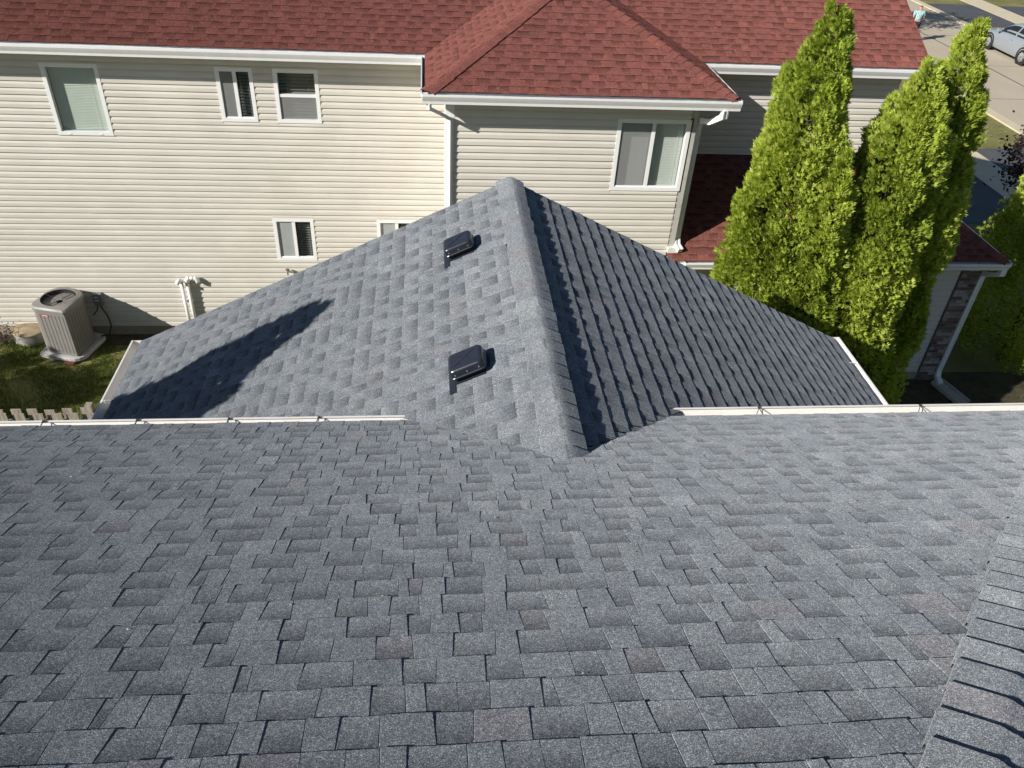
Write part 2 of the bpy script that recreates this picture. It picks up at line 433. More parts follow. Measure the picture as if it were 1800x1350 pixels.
def shingle_field(sl, vmax, lims, e, hlow, hhigh, seed, wlo=0.070, whi=0.160):
    """rows of laminated strip shingles: raised tabs and the lower strip between them alternate"""
    rnd = random.Random(seed); out = []
    v = 0.0; k = 0
    while v < vmax - 0.02:
        v1 = min(v + e * 1.07, vmax)
        lo0, hi0 = lims(v); lo1, hi1 = lims(v1)
        u = min(lo0, lo1) - rnd.uniform(0, 0.3); end = max(hi0, hi1)
        low = rnd.random() < 0.5
        skew = 0.0
        tb = 0.5 + rnd.uniform(-0.1, 0.1)
        wander = rnd.uniform(0, 6.28)
        while u < end:
            wd = rnd.uniform(wlo, whi)
            if rnd.random() < 0.09: wd *= 0.45
            nskew = rnd.uniform(-0.006, 0.006)
            a0, a1, b0, b1 = u + skew, u + wd + nskew, u - skew, u + wd - nskew
            ca0, ca1 = max(a0, lo0), min(a1, hi0); cb0, cb1 = max(b0, lo1), min(b1, hi1)
            if ca1 - ca0 > 0.004 or cb1 - cb0 > 0.004:
                if ca1 < ca0: ca0 = ca1 = (ca0 + ca1) / 2
                if cb1 < cb0: cb0 = cb1 = (cb0 + cb1) / 2
                h = (hlow if low else hhigh) * rnd.uniform(0.92, 1.08)
                t = min(0.9, max(0, rnd.gauss(tb + (0.17 if low else -0.05), 0.13)))
                if rnd.random() < 0.025: t = 1.0
                vv = v + 0.0025 * math.sin(u * 1.7 + wander)
                out.append(shingle_piece(sl, (ca0, ca1, cb1, cb0, vv, v1), h, 0.0004, rnd, t, 1.0 if low else 0.0))
            u += wd; skew = nskew
            if rnd.random() < 0.12: u += 0.0010           # the joint between two strips: same layer goes on
            else: low = not low
        v += e; k += 1
    return out

def screen_area(piece):
    P = project([piece[0][0], piece[0][2], piece[0][8], piece[0][6]])
    c = P.mean(0)
    if not (-20 < c[0] < 1820 and -20 < c[1] < 1370): return 0.0
    x, y = P[:, 0], P[:, 1]
    return 0.5 * abs(np.dot(x, np.roll(y, 1)) - np.dot(y, np.roll(x, 1)))

def split_field(pieces, mat, parent, n_single, name, rest_name):
    ar = np.array([screen_area(p) for p in pieces]); order = np.argsort(-ar)
    single = set(order[:n_single].tolist())
    V = []; Fc = []; T = []; B = []
    for i, p in enumerate(pieces):
        if i in single:
            mesh_obj(name, p[0], p[1], mat, parent, {"tint": p[2], "band": p[3]})
        else:
            o = len(V); V += p[0]; Fc += [tuple(a + o for a in f) for f in p[1]]; T += p[2]; B += p[3]
    if V:
        o = mesh_obj(rest_name, V, Fc, mat, parent, {"tint": T, "band": B}); o["kind"] = "stuff"

def ridge_caps(P0, T, A, B, count, e, wid, mat, parent, seed, name="ridge_cap", th=0.006, taper=0.0, lift=0.012):
    """caps bent over a ridge or hip; each starts with its butt at P0 + k*e along T and runs on under the next"""
    rnd = random.Random(seed); P0 = np.array(P0, float); T = nrm(T); A = nrm(A); B = nrm(B); N = nrm(-(A + B))
    ss = [-1, -0.5, -0.17, -0.07, 0, 0.07, 0.17, 0.5, 1]
    for k in range(count):
        V = []; tn = min(1, max(0, rnd.gauss(0.55, 0.27))); ww = wid * rnd.uniform(0.96, 1.04); sh = rnd.uniform(-0.006, 0.006)
        for r, (dv, h) in enumerate(((0.0, th), (e * 0.5, th * 0.62), (e * 1.15, 0.0006), (0.0, -0.002), (0.0, th))):
            for q in ss:
                d = abs(q) * ww + (sh if q > 0 else -sh)
                d = max(d, 0)
                side = A if q < 0 else B
                soft = 0.010 * max(0.0, 1 - (abs(q) / 0.20)) ** 1.5
                nn = nrm(N + 0.0 * side)
                V.append(P0 + T * (k * e + dv) + side * d + nn * (h + lift - soft))
        n = len(ss); Fc = []
        for r in (0, 1):
            for q in range(n - 1):
                a = r * n + q; Fc.append((a, a + 1, a + n + 1, a + n))
        for q in range(n - 1): Fc.append((3 * n + q, 3 * n + q + 1, 4 * n + q + 1, 4 * n + q))
        for q in (0, n - 1):
            o = len(V)
            for r in (0, 1, 2): V.append(np.array(V[r * n + q])); V.append(np.array(V[r * n + q]) - N * (0.006 + lift))
            Fc += [(o, o + 1, o + 3, o + 2), (o + 2, o + 3, o + 5, o + 4)]
        mesh_obj(name, V, Fc, mat, parent, {"tint": [tn] * len(V), "band": [0] * len(V)}, smooth=True)

# ------------------------------------------------------------------ setting
def sheet(x0, y0, x1, y1, z): return MB().poly([(x0, y0, z), (x1, y0, z), (x1, y1, z), (x0, y1, z)])
struct("ground", sheet(-400, -300, 500, 900, 0.0), M_GROUND)
struct("soil_bed", sheet(3.2, 6.2, 13.6, 12.4, 0.006).poly([(-8.4, 13.55, 0.006), (3.2, 13.55, 0.006), (3.2, 14.0, 0.006), (-8.4, 14.0, 0.006)]), M_SOIL)
RX0, RX1 = 21.35, 28.45
struct("road", sheet(RX0, -120, RX1, 320, 0.012), M_ROAD)
struct("road_joint", sheet(24.87, -120, 24.93, 320, 0.016), M_CRACK)
jm = MB()
for yy in (20.5, 25.5, 30.6, 35.4, 40.7, 45.5, 50.3): jm.poly([(RX0 + 0.4, yy, 0.0165), (RX1 - 0.4, yy, 0.0165), (RX1 - 0.4, yy + 0.018, 0.0165), (RX0 + 0.4, yy + 0.018, 0.0165)])
struct("road_cross_joint", jm, M_CRACK)
kerb = MB()
for xa, xb in ((RX0 - 0.28, RX0 + 0.16), (RX1 - 0.16, RX1 + 0.28)):
    kerb.box((xa, -120, 0.0), (xb, 320, 0.05 if xa < 25 else 0.05))
struct("kerb", kerb, M_WALK)
struct("driveway", sheet(10.3, 19.3, 17.1, 25.0, 0.010).poly([(18.34, 19.0, 0.010), (RX0 - 0.28, 18.6, 0.010), (RX0 - 0.28, 25.4, 0.010), (18.34, 25.0, 0.010)]), M_ASPH)
struct("far_driveway", sheet(RX1 + 0.28, 43.0, 31.75, 48.3, 0.010).poly([(33.25, 43.3, 0.010), (46, 43.3, 0.010), (46, 48.3, 0.010), (33.25, 48.3, 0.010)]), M_ASPH)
sw = MB()
def walk(x0, x1, ya, yb, step):
    y = ya
    while y < yb:
        sw.box((x0, y, 0.0), (x1, y + step - 0.012, 0.022)); y += step
walk(17.1, 18.34, -20, 90, 1.22); walk(31.75, 33.25, 0, 120, 1.5)
struct("sidewalk", sw, M_WALK)

# ------------------------------------------------------------------ our house (the roof we stand on)
HOUSE = thing("grey_roofed_house", "house in front with grey asphalt shingle roofs, a low ridge and cream gutters", "house", (0, 0, 0))
MS = 0.494                       # main slope
MZ = 7.801                       # plane z = MZ - MS*Y
EY = 4.285                       # roof edge
RIDGE_Y = -2.0
LX0 = -3.5
cs = 1 / math.hypot(1, MS)
main = Slope((0, EY, MZ - MS * EY), (1, 0, 0), (0, -1, MS))
hip_x = lambda y: y + 0.50
pieces_h = []
pieces_h += shingle_field(main, (EY - RIDGE_Y) / cs, lambda v: (LX0, hip_x(EY - v * cs)), 0.143, 0.0070, 0.0096, 3)
# right hip face of the main roof
HX = EY + 0.50
hipf = Slope((HX, 0, MZ - MS * EY), (0, 1, 0), (-1, 0, MS))
pieces_h += shingle_field(hipf, (HX + 1.5) / cs, lambda v: (-8.5 + v * cs, EY - v * cs), 0.143, 0.0070, 0.0096, 5)
# lower gable roof
RXL, RZL, LS = 0.785, 6.128, 0.486
FARY = 7.385
cl = 1 / math.hypot(1, LS)
XL, XR = -3.055, 4.625
valley = lambda x: (MZ - RZL + LS * abs(RXL - x)) / MS
lef = Slope((XL, 0, RZL - LS * (RXL - XL)), (0, 1, 0), (1, 0, LS))
rig = Slope((XR, 0, RZL - LS * (XR - RXL)), (0, 1, 0), (-1, 0, LS))
pieces_h += shingle_field(lef, (RXL - XL) / cl, lambda v: ((4.395 if XL + v * cl < -0.115 else valley(XL + v * cl) - 0.05), FARY), 0.143, 0.0036, 0.0066, 8, 0.075, 0.165)
pieces_h += shingle_field(rig, (XR - RXL) / cl, lambda v: ((4.43 if XR - v * cl > 1.69 else valley(XR - v * cl) + 0.02), FARY), 0.143, 0.0062, 0.0086, 9, 0.075, 0.17)
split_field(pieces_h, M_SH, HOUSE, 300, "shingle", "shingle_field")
dk = MB()
o6 = -0.006
def zp(y): return MZ - MS * y + o6
dk.poly([(LX0, EY - 0.01, zp(EY)), (HX - 0.01, EY - 0.01, zp(EY)), (RIDGE_Y + 0.5, RIDGE_Y, zp(RIDGE_Y)), (LX0, RIDGE_Y, zp(RIDGE_Y))])
dk.poly([(HX - 0.01, EY - 0.01, zp(EY)), (HX - 0.01, -8.3, zp(EY)), (RIDGE_Y + 0.5, RIDGE_Y, zp(RIDGE_Y))])
dk.poly([(LX0, RIDGE_Y, zp(RIDGE_Y)), (RIDGE_Y + 0.5, RIDGE_Y, zp(RIDGE_Y)), (HX - 0.01, -8.3, zp(EY)), (LX0, -8.3, zp(EY))])
zl = lambda x: RZL - LS * abs(RXL - x) + o6
for sgn, X_ in ((-1, XL + 0.01), (1, XR - 0.01)):
    dk.poly([(RXL, 3.36, zl(RXL)), (RXL + sgn * 0.88, 4.27, zl(RXL + sgn * 0.88)), (RXL + sgn * 0.88, 4.40, zl(RXL + sgn * 0.88)), (X_, 4.40, zl(X_)), (X_, FARY - 0.01, zl(X_)), (RXL, FARY - 0.01, zl(RXL))])
dk.obj("roof_deck", M_DECK, HOUSE)
# ridge caps of the low ridge (butts face away from us) and of the right-hand hip (butts face downhill)
nl = nrm((-1, 0, -LS)); nr_ = nrm((1, 0, -LS))
ridge_caps((RXL, FARY + 0.02, RZL + 0.012), (0, -1, 0), nl, nr_, 29, 0.140, 0.150, M_SH, HOUSE, 21, th=0.010)
hd = nrm((1, 1, -MS)); hN1 = nrm((0, MS, 1)); hN2 = nrm((MS, 0, 1))
hA = np.cross(hN1, hd); hA = hA if hA[0] < 0 else -hA
hB = np.cross(hN2, hd); hB = hB if hB[0] > 0 else -hB
Pt = np.array([4.30 + 0.5, 4.30, MZ - MS * 4.30 + 0.012])
ridge_caps(Pt, -hd, hA, hB, 54, 0.160, 0.174, M_SH, HOUSE, 22, th=0.0155)
# fascia, gutters
fa = MB()
fa.box((LX0, 4.215, 5.50), (4.75, 4.245, 5.655))
fa.obj("fascia", M_WHITE, HOUSE)
def gutter_sec(wd=0.115, ht=0.115, t=0.0025):
    """K-style trough, closed thin section: a = up, b = outwards"""
    out = [(0.0, 0.0), (-ht, 0.0), (-ht, wd * 0.62), (-ht * 0.72, wd * 0.66), (-ht * 0.42, wd * 0.86), (-ht * 0.18, wd), (-0.004, wd), (-0.004, wd - 0.014), (0.0, wd - 0.014), (0.0, wd + t)]
    inn = [(-ht * 0.18 - t, wd + t), (-ht * 0.42 - t, wd * 0.86 + t), (-ht * 0.72 - t, wd * 0.66 + t), (-ht - t, wd * 0.62 + t), (-ht - t, -t), (0.0, -t)]
    return out + inn
def gutter(name, p0, p1, outward, mat, parent, ends=(True, True), wd=0.115, ht=0.115, hang=0.0, hmat=None):
    p0 = np.array(p0, float); p1 = np.array(p1, float); t = nrm(p1 - p0); ow = np.array(outward, float)
    if np.cross((0, 0, 1), t) @ ow < 0: p0, p1 = p1, p0; t = -t; ends = ends[::-1]
    g = MB().sweep([p0, p1], gutter_sec(wd, ht), (0, 0, 1))
    for flag, p in zip(ends, (p0, p1)):
        if flag:
            pts = [(0.0, 0.0), (-ht, 0.0), (-ht, wd * 0.62), (-ht * 0.72, wd * 0.66), (-ht * 0.42, wd * 0.86), (-ht * 0.18, wd), (-0.002, wd)]
            g.add([p + np.array((0, 0, 1)) * a + ow * b for a, b in pts], [tuple(range(len(pts)))])
    o = g.obj(name, mat, parent)
    if hang:
        L = np.linalg.norm(p1 - p0); n = int(L / hang)
        for k in range(n):
            q = p0 + t * (hang * (k + 0.55))
            h = MB()
            for a, b in (((0.012, 0.0), (0.004, wd - 0.012)),):
                s0 = q + ow * a[1] + np.array((0, 0, a[0])); s1 = q + ow * b[1] + np.array((0, 0, b[0]))
                h.tube([s0, s1], 0.0036, 5)
                h.tube([s1 - ow * 0.006, s1 + t * 0.004 + ow * 0.001 + np.array((0, 0, 0.010)), s1 - t * 0.03 - ow * 0.055 + np.array((0, 0, -0.035))], 0.003, 5)
                h.box((-0.008, -0.009, -0.002), (0.008, 0.009, 0.006), None, s1 - ow * 0.004)
            h.obj("gutter_hanger", hmat or M_DARKM, o)
    return o
GZ = 5.660
g1 = gutter("gutter", (LX0, 4.262, GZ), (-0.125, 4.262, GZ), (0, 1, 0), M_CREAM, HOUSE, hang=0.60)
g2 = gutter("gutter", (1.700, 4.300, GZ), (4.86, 4.300, GZ), (0, 1, 0), M_CREAM, HOUSE, hang=1.25)
MB().box((-0.205, 4.268, GZ - 0.112), (-0.128, 4.372, GZ - 0.106)).box((-0.1275, 4.27, GZ - 0.10), (-0.1235, 4.374, GZ - 0.01)).obj("end_sealant", M_RUST, g1)
ZL0 = RZL - LS * (RXL - XL)
g3 = gutter("gutter", (XL + 0.012, 4.2, ZL0 + 0.0), (XL + 0.012, FARY + 0.02, ZL0 + 0.0), (-1, 0, 0), M_CREAM, HOUSE, hang=0.85, hmat=M_WHITE)
g4 = gutter("gutter", (XR - 0.012, 4.2, ZL0 - 0.005), (XR - 0.012, FARY + 0.02, ZL0 - 0.005), (1, 0, 0), M_CREAM, HOUSE, hang=0.95, hmat=M_WHITE)
# walls under the roofs, rake boards, soffits
wl = MB()
wl.box((LX0 + 0.35, -7.9, 0.0), (4.3, 3.98, 5.46))
wl.box((XL + 0.38, 3.99, 0.0), (XR - 0.38, FARY - 0.32, 4.22))
wl.obj("wall", M_SIDE, HOUSE)
gab = MB()
for yy in (FARY - 0.32,):
    gab.add([(XL + 0.38, yy - 0.1, 4.22), (XR - 0.38, yy - 0.1, 4.22), (RXL, yy - 0.1, RZL - 0.10), (XL + 0.38, yy, 4.22), (XR - 0.38, yy, 4.22), (RXL, yy, RZL - 0.10)],
            [(0, 1, 2), (3, 5, 4), (0, 2, 5, 3), (1, 4, 5, 2)])
gab.obj("gable_wall", M_SIDE, HOUSE)
rk = MB()
for sgn, X_ in ((-1, XL), (1, XR)):
    z1 = RZL - 0.016; z0 = RZL - LS * abs(RXL - X_) - 0.016
    rk.add([(RXL, FARY - 0.03, z1), (X_, FARY - 0.03, z0), (X_, FARY - 0.03, z0 - 0.14), (RXL, FARY - 0.03, z1 - 0.14),
            (RXL, FARY - 0.012, z1), (X_, FARY - 0.012, z0), (X_, FARY - 0.012, z0 - 0.14), (RXL, FARY - 0.012, z1 - 0.14)],
           [(0, 1, 2, 3), (4, 7, 6, 5), (0, 4, 5, 1), (1, 5, 6, 2), (2, 6, 7, 3)])
rk.obj("rake_board", M_WHITE, HOUSE)

# ------------------------------------------------------------------ roof vents on the low roof
def roof_vent(yc, label):
    t = thing("roof_vent", label, "roof vent", group="black box vents on the low grey roof")
    e_u = np.array((0, 1.0, 0)); e_w = lef.W; e_n = lef.N
    xc = 0.285
    base = lef.P(yc, (xc - XL) / cl, 0.0); 
    t.location = tuple(base)
    R3 = np.stack([e_w, e_u, e_n], 1)         # local x upslope, y along the ridge, z off the roof
    def place(mb, name, mat, par, **k):
        mb.v = [tuple(R3 @ np.array(v)) for v in mb.v]
        return mb.obj(name, mat, par, **k)
    fl = MB().box((-0.168, -0.200, 0.0075), (-0.118, 0.085, 0.0105)).box((-0.118, -0.118, 0.0070), (0.11, 0.10, 0.0090))
    place(fl, "flange", M_BLACKP, t)
    nk = MB().box((-0.105, -0.09, 0.007), (0.115, 0.09, 0.055))
    place(nk, "throat", M_BLACK, t)
    # hood: lofted rounded square
    hood = MB()
    def ring(hx, hy, r, z, n=5):
        pts = []
        for cx, cyy, a0 in ((hx - r, hy - r, 0), (-hx + r, hy - r, 90), (-hx + r, -hy + r, 180), (hx - r, -hy + r, 270)):
            for k in range(n):
                a = math.radians(a0 + 90 * k / (n - 1)); pts.append((cx + r * math.cos(a), cyy + r * math.sin(a), z))
        return pts
    rings = [ring(0.132, 0.112, 0.03, 0.045), ring(0.140, 0.120, 0.036, 0.050), ring(0.140, 0.120, 0.036, 0.057), ring(0.134, 0.114, 0.036, 0.061), ring(0.132, 0.112, 0.036, 0.096), ring(0.128, 0.108, 0.035, 0.108), ring(0.120, 0.100, 0.032, 0.116), ring(0.106, 0.086, 0.03, 0.120)]
    n = len(rings[0])
    for r in rings: hood.v += r
    for i in range(len(rings) - 1):
        for k in range(n):
            j = (k + 1) % n; hood.f.append((i * n + k, i * n + j, (i + 1) * n + j, (i + 1) * n + k))
    hood.f.append(tuple((len(rings) - 1) * n + k for k in range(n)))
    ho = place(hood, "hood", M_BLACKP, t, smooth=False)
    smooth_by_angle(ho, 0.004, 2, 20)
    for ang in (1, -1):
        rb = MB()
        a = math.atan2(0.16 * ang, 0.20); c_, s_ = math.cos(a), math.sin(a); Rr = np.array([[c_, -s_, 0], [s_, c_, 0], [0, 0, 1]])
        z0_ = 0.1195 if ang > 0 else 0.1198
        rb.box((-0.10, -0.0030, z0_), (0.10, 0.0030, z0_ + 0.003), Rr)
        place(rb, "rib", M_BLACKP, ho)
    for yy in (-0.09, 0.0, 0.09):
        place(MB().lathe([(0.0, -0.003), (0.005, -0.003), (0.005, 0.003), (0.0, 0.003)], (0, 0, 0), 8, 'x'), "screw", M_RIM, ho).location = tuple(R3 @ np.array((-0.133, yy * 0.75, 0.08)))
        place(MB().lathe([(0.0, -0.003), (0.005, -0.003), (0.005, 0.003), (0.0, 0.003)], (0, 0, 0), 8, 'y'), "screw", M_RIM, ho).location = tuple(R3 @ np.array((yy, -0.113, 0.08)))
    return t
roof_vent(4.60, "black box roof vent nearer the gutter, lower down the grey ridge")
roof_vent(6.385, "black box roof vent further up the picture, near the far peak of the grey ridge")

# ------------------------------------------------------------------ neighbour house
NB = thing("red_roofed_house", "beige sided two storey house with red shingle roof and white gutters", "house", (0, 14, 0))
NBI = Matrix.Translation((0, -14, 0))
# everything below is built in world space; a zero-offset part holder is avoided by shifting meshes at the end
NB.location = (0, 0, 0)
WY, BY, GY = 13.95, 12.05, 12.20          # wall planes: main, bay, garage
ELIP = 13.50
NS = 0.5
nred = []
cn = 1 / math.hypot(1, NS)
nmain = Slope((0, 13.575, 5.625), (1, 0, 0), (0, 1, NS))
HR, RYN = 8.65, 16.75                     # right rake, ridge line
bvl = lambda y: -0.07 + (y - 13.5)        # valley of the bay roof on the main slope (plan 45 deg)
YN = lambda v: 13.575 + v * cn
nred += shingle_field(nmain, (RYN - 13.575) / cn, lambda v: (-11.0, min(bvl(YN(v)), 2.275) + 0.03), 0.143, 0.0065, 0.0105, 31, 0.10, 0.22)
nred += shingle_field(nmain, (RYN - 13.575) / cn, lambda v: (max(4.62 - (YN(v) - 13.5), 2.275) - 0.03, HR), 0.143, 0.0065, 0.0105, 32, 0.10, 0.22)
BE = 11.66
bfront = Slope((0, BE, 5.62), (1, 0, 0), (0, 1, NS))
BXL, BXR = -0.035, 4.585
nred += shingle_field(bfront, 2.32 / cn, lambda v: (BXL + v * cn, BXR - v * cn), 0.143, 0.0065, 0.0105, 33, 0.10, 0.22)
bleft = Slope((BXL, 0, 5.62), (0, 1, 0), (1, 0, NS))
nred += shingle_field(bleft, 2.31 / cn, lambda v: (BE + v * cn, 13.53 + v * cn), 0.143, 0.0065, 0.0105, 34, 0.10, 0.22)
bright = Slope((BXR, 0, 5.62), (0, 1, 0), (-1, 0, NS))
nred += shingle_field(bright, 2.31 / cn, lambda v: (BE + v * cn, 13.53 + v * cn), 0.143, 0.0065, 0.0105, 35, 0.10, 0.22)
# garage skirt roof
GE = 11.81; GZE = 2.855; GXR = 10.22
gfront = Slope((0, GE, GZE), (1, 0, 0), (0, 1, NS))
nred += shingle_field(gfront, 2.12 / cn, lambda v: (4.02 if GE + v * cn < BY - 0.02 else 4.14, GXR - v * cn), 0.143, 0.0065, 0.0105, 36, 0.10, 0.22)
gright = Slope((GXR, 0, GZE), (0, 1, 0), (-1, 0, NS))
nred += shingle_field(gright, 1.84 / cn, lambda v: (GE + v * cn, 19.0), 0.143, 0.0065, 0.0105, 37, 0.10, 0.22)
split_field(nred, M_RED, NB, 300, "shingle", "shingle_field")
rd = MB(); q = -0.006
def zn(y): return 5.625 + NS * (y - 13.575) + q
rd.poly([(-11, 13.59, zn(13.59)), (HR - 0.01, 13.59, zn(13.59)), (HR - 0.01, RYN, zn(RYN)), (-11, RYN, zn(RYN))])
rd.poly([(-11, RYN, zn(RYN)), (HR - 0.01, RYN, zn(RYN)), (HR - 0.01, 19.95, zn(13.55)), (-11, 19.95, zn(13.55))])
za = 5.62 + q
AX, AY, AZ = 2.275, BE + 2.31, 5.62 + 2.31 * NS + q
rd.poly([(BXL + 0.01, BE + 0.01, za), (BXR - 0.01, BE + 0.01, za), (AX, AY, AZ)])
rd.poly([(BXL + 0.01, BE + 0.01, za), (AX, AY, AZ), (AX, 15.86, AZ), (BXL + 0.01, 13.54, za)])
rd.poly([(BXR - 0.01, BE + 0.01, za), (BXR - 0.01, 13.54, za), (AX, 15.86, AZ), (AX, AY, AZ)])
rd.poly([(4.03, GE + 0.01, GZE + q), (GXR - 0.01, GE + 0.01, GZE + q), (GXR - 1.85, GE + 1.85, GZE + 0.925 + q), (8.37, WY, GZE + 1.07 + q), (4.15, WY, GZE + 1.07 + q), (4.03, BY, GZE + 0.12 + q)])
rd.poly([(GXR - 0.01, GE + 0.01, GZE + q), (GXR - 0.01, 19.0, GZE + q), (8.37, 19.0, GZE + 0.925 + q), (8.37, GE + 1.85, GZE + 0.925 + q)])
rd.obj("roof_deck", M_REDDECK, NB)
# hip caps
def hipcaps(p, d, n1, n2, cnt, seed):
    d = nrm(d); A = np.cross(n1, d); B = np.cross(n2, d)
    A = A if A[2] < 0 else -A; B = B if B[2] < 0 else -B
    ridge_caps(p, d, A, B, cnt, 0.142, 0.15, M_RED, NB, seed, name="hip_cap", th=0.009)
hipcaps((BXR - 0.02, BE + 0.02, 5.625 + 0.012), (-1, 1, NS), nrm((0, -NS, 1)), nrm((NS, 0, 1)), 22, 41)
hipcaps((BXL + 0.02, BE + 0.02, 5.625 + 0.012), (1, 1, NS), nrm((0, -NS, 1)), nrm((-NS, 0, 1)), 22, 42)
hipcaps((GXR - 0.02, GE + 0.02, GZE + 0.016), (-1, 1, NS), nrm((0, -NS, 1)), nrm((NS, 0, 1)), 16, 43)

# windows : (x0, x1, z0, z1, plane, kind)
WINS = [
    dict(x=(-6.185, -5.295), z=(4.05, 5.22), y=WY, kind='fixed', blind=M_BLIND, pitch=0.026, tilt=62),
    dict(x=(-3.465, -2.870), z=(4.335, 5.226), y=WY, kind='slider', blind=M_BLINDD, pitch=0.052, tilt=25, left='screen'),
    dict(x=(-2.540, -1.810), z=(4.332, 5.227), y=WY, kind='hung', blind=M_BLINDD, pitch=0.055, tilt=30, lower='screen'),
    dict(x=(-2.866, -2.130), z=(1.685, 2.555), y=WY, kind='slider', blind=M_BLINDD, pitch=0.05, tilt=12, left='frost', dark=True),
    dict(x=(-0.972, -0.235), z=(1.685, 2.545), y=WY, kind='slider', blind=M_BLINDD, pitch=0.05, tilt=12, left='frost', dark=True),
    dict(x=(2.900, 4.055), z=(4.018, 5.178), y=BY, kind='slider', blind=M_BLINDW, pitch=0.026, tilt=64, left='screen2'),
]
def siding(parent, y, x0, x1, z0, z1, wins, e=0.1096, side=(0, -1), name="siding_board"):
    """one board object per course and per interval between windows; all share one unit-length profile"""
    key = "siding_unit"
    me = bpy.data.meshes.get(key)
    if me is None:
        prof = [(0.0190, 0.0), (0.0170, e * 0.48), (0.0145, e * 0.57), (0.0080, e * 0.72), (0.000, e * 0.88), (-0.006, e * 0.998)]
        V = []; Fc = []
        for xx in (0.0, 1.0):
            V += [(xx, -p, z) for p, z in prof] + [(xx, 0.010, 0.0), (xx, 0.010, e * 0.998)]
        n = len(prof) + 2
        for i in range(len(prof) - 1): Fc.append((i, n + i, n + i + 1, i + 1))
        Fc.append((n - 2, 2 * n - 2, n, 0))
        Fc.append((0, 1, 2, 3, 4, 5, n - 1, n - 2)); Fc.append((n, n + n - 2, n + n - 1, n + 5, n + 4, n + 3, n + 2, n + 1))
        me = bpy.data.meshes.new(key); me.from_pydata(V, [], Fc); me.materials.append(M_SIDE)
        at = me.attributes.new("dirt_shade", 'FLOAT', 'POINT'); at.data.foreach_set("value", ([0.0, 0.0, 0.0, 0.0, 0.22, 1.0, 0.0, 1.0]) * 2)  # painted lap shade, strongest at the top edge under the next board
    z = z0; row = 0
    while z < z1 - 0.02:
        spans = [(x0, x1)]; part = []
        for (a, b, c, d) in wins:
            if z + e > c + 0.002 and z < d - 0.002:
                ns = []
                for s, t in spans:
                    if b <= s or a >= t: ns.append((s, t))
                    else:
                        if a > s: ns.append((s, a))
                        if b < t: ns.append((b, t))
                spans = ns
                if c - z > 0.012: part.append((max(a, x0), min(b, x1), z, (c - z) / e))
                if z + e - d > 0.012: part.append((max(a, x0), min(b, x1), d, (z + e - d) / e))
        for s, t, zz, kz in [(s, t, z, min(1.0, (z1 - z) / e)) for s, t in spans] + part:
            if t - s < 0.03: continue
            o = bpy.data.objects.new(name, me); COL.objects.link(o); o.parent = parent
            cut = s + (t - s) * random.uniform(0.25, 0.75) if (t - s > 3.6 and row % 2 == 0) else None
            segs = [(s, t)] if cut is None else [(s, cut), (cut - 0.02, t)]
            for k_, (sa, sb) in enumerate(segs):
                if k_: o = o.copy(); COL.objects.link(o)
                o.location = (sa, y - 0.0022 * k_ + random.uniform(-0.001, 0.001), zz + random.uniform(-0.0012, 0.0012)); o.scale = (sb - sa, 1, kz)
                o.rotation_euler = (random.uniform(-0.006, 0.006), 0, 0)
        z += e; row += 1
def wall_with_holes(parent, y, x0, x1, z0, z1, holes, th=0.12):
    xs = sorted({x0, x1, *[h[0] for h in holes], *[h[1] for h in holes]}); zs = sorted({z0, z1, *[h[2] for h in holes], *[h[3] for h in holes]})
    mb = MB()
    for i in range(len(xs) - 1):
        for j in range(len(zs) - 1):
            cx = (xs[i] + xs[i + 1]) / 2; cz = (zs[j] + zs[j + 1]) / 2
            if any(h[0] < cx < h[1] and h[2] < cz < h[3] for h in holes): continue
            mb.poly([(xs[i], y, zs[j]), (xs[i + 1], y, zs[j]), (xs[i + 1], y, zs[j + 1]), (xs[i], y, zs[j + 1])])
    return mb.obj("wall", M_SIDE, parent)
hw = lambda yy: [(w_['x'][0] + 0.03, w_['x'][1] - 0.03, w_['z'][0] + 0.03, w_['z'][1] - 0.03) for w_ in WINS if w_['y'] == yy]
sw_ = lambda yy: [(w_['x'][0], w_['x'][1], w_['z'][0], w_['z'][1]) for w_ in WINS if w_['y'] == yy]
wall_with_holes(NB, WY, -11.0, 8.35, 0.0, 5.46, hw(WY))
wall_with_holes(NB, BY, 0.28, 4.13, 0.0, 5.46, hw(BY))
ow = MB()
ow.poly([(0.28, BY, 0), (0.28, WY, 0), (0.28, WY, 5.46), (0.28, BY, 5.46)])
ow.poly([(4.13, BY, 0), (4.13, WY, 0), (4.13, WY, 5.46), (4.13, BY, 5.46)])
ow.poly([(8.35, WY, 0), (8.35, 19.6, 0), (8.35, 19.6, 5.46), (8.35, WY, 5.46)])
ow.add([(8.35, WY, 5.46), (8.35, 19.6, 5.46), (8.35, RYN, 7.15)], [(0, 1, 2)])
ow.poly([(-11, 19.6, 0), (8.35, 19.6, 0), (8.35, 19.6, 5.46), (-11, 19.6, 5.46)])
ow.poly([(-11, WY, 0), (-11, 19.6, 0), (-11, 19.6, 5.46), (-11, WY, 5.46)])
ow.poly([(4.14, GY, 0), (9.69, GY, 0), (9.69, GY, 2.74), (4.14, GY, 2.74)])
ow.poly([(10.06, GY + 0.02, 0), (10.06, 18.8, 0), (10.06, 18.8, 2.74), (10.06, GY + 0.02, 2.74)])
ow.obj("outer_wall", M_SIDE, NB)
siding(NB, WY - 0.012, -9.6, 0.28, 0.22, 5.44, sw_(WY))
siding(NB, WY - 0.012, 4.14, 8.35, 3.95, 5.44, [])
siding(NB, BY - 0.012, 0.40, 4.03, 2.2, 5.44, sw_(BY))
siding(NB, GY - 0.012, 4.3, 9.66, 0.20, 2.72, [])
MB().box((-11.0, WY - 0.008, 0.0), (0.28, WY - 0.002, 0.219)).box((4.14, GY - 0.02, 0), (9.69, GY - 0.002, 0.199)).obj("foundation", M_FOUND, NB)
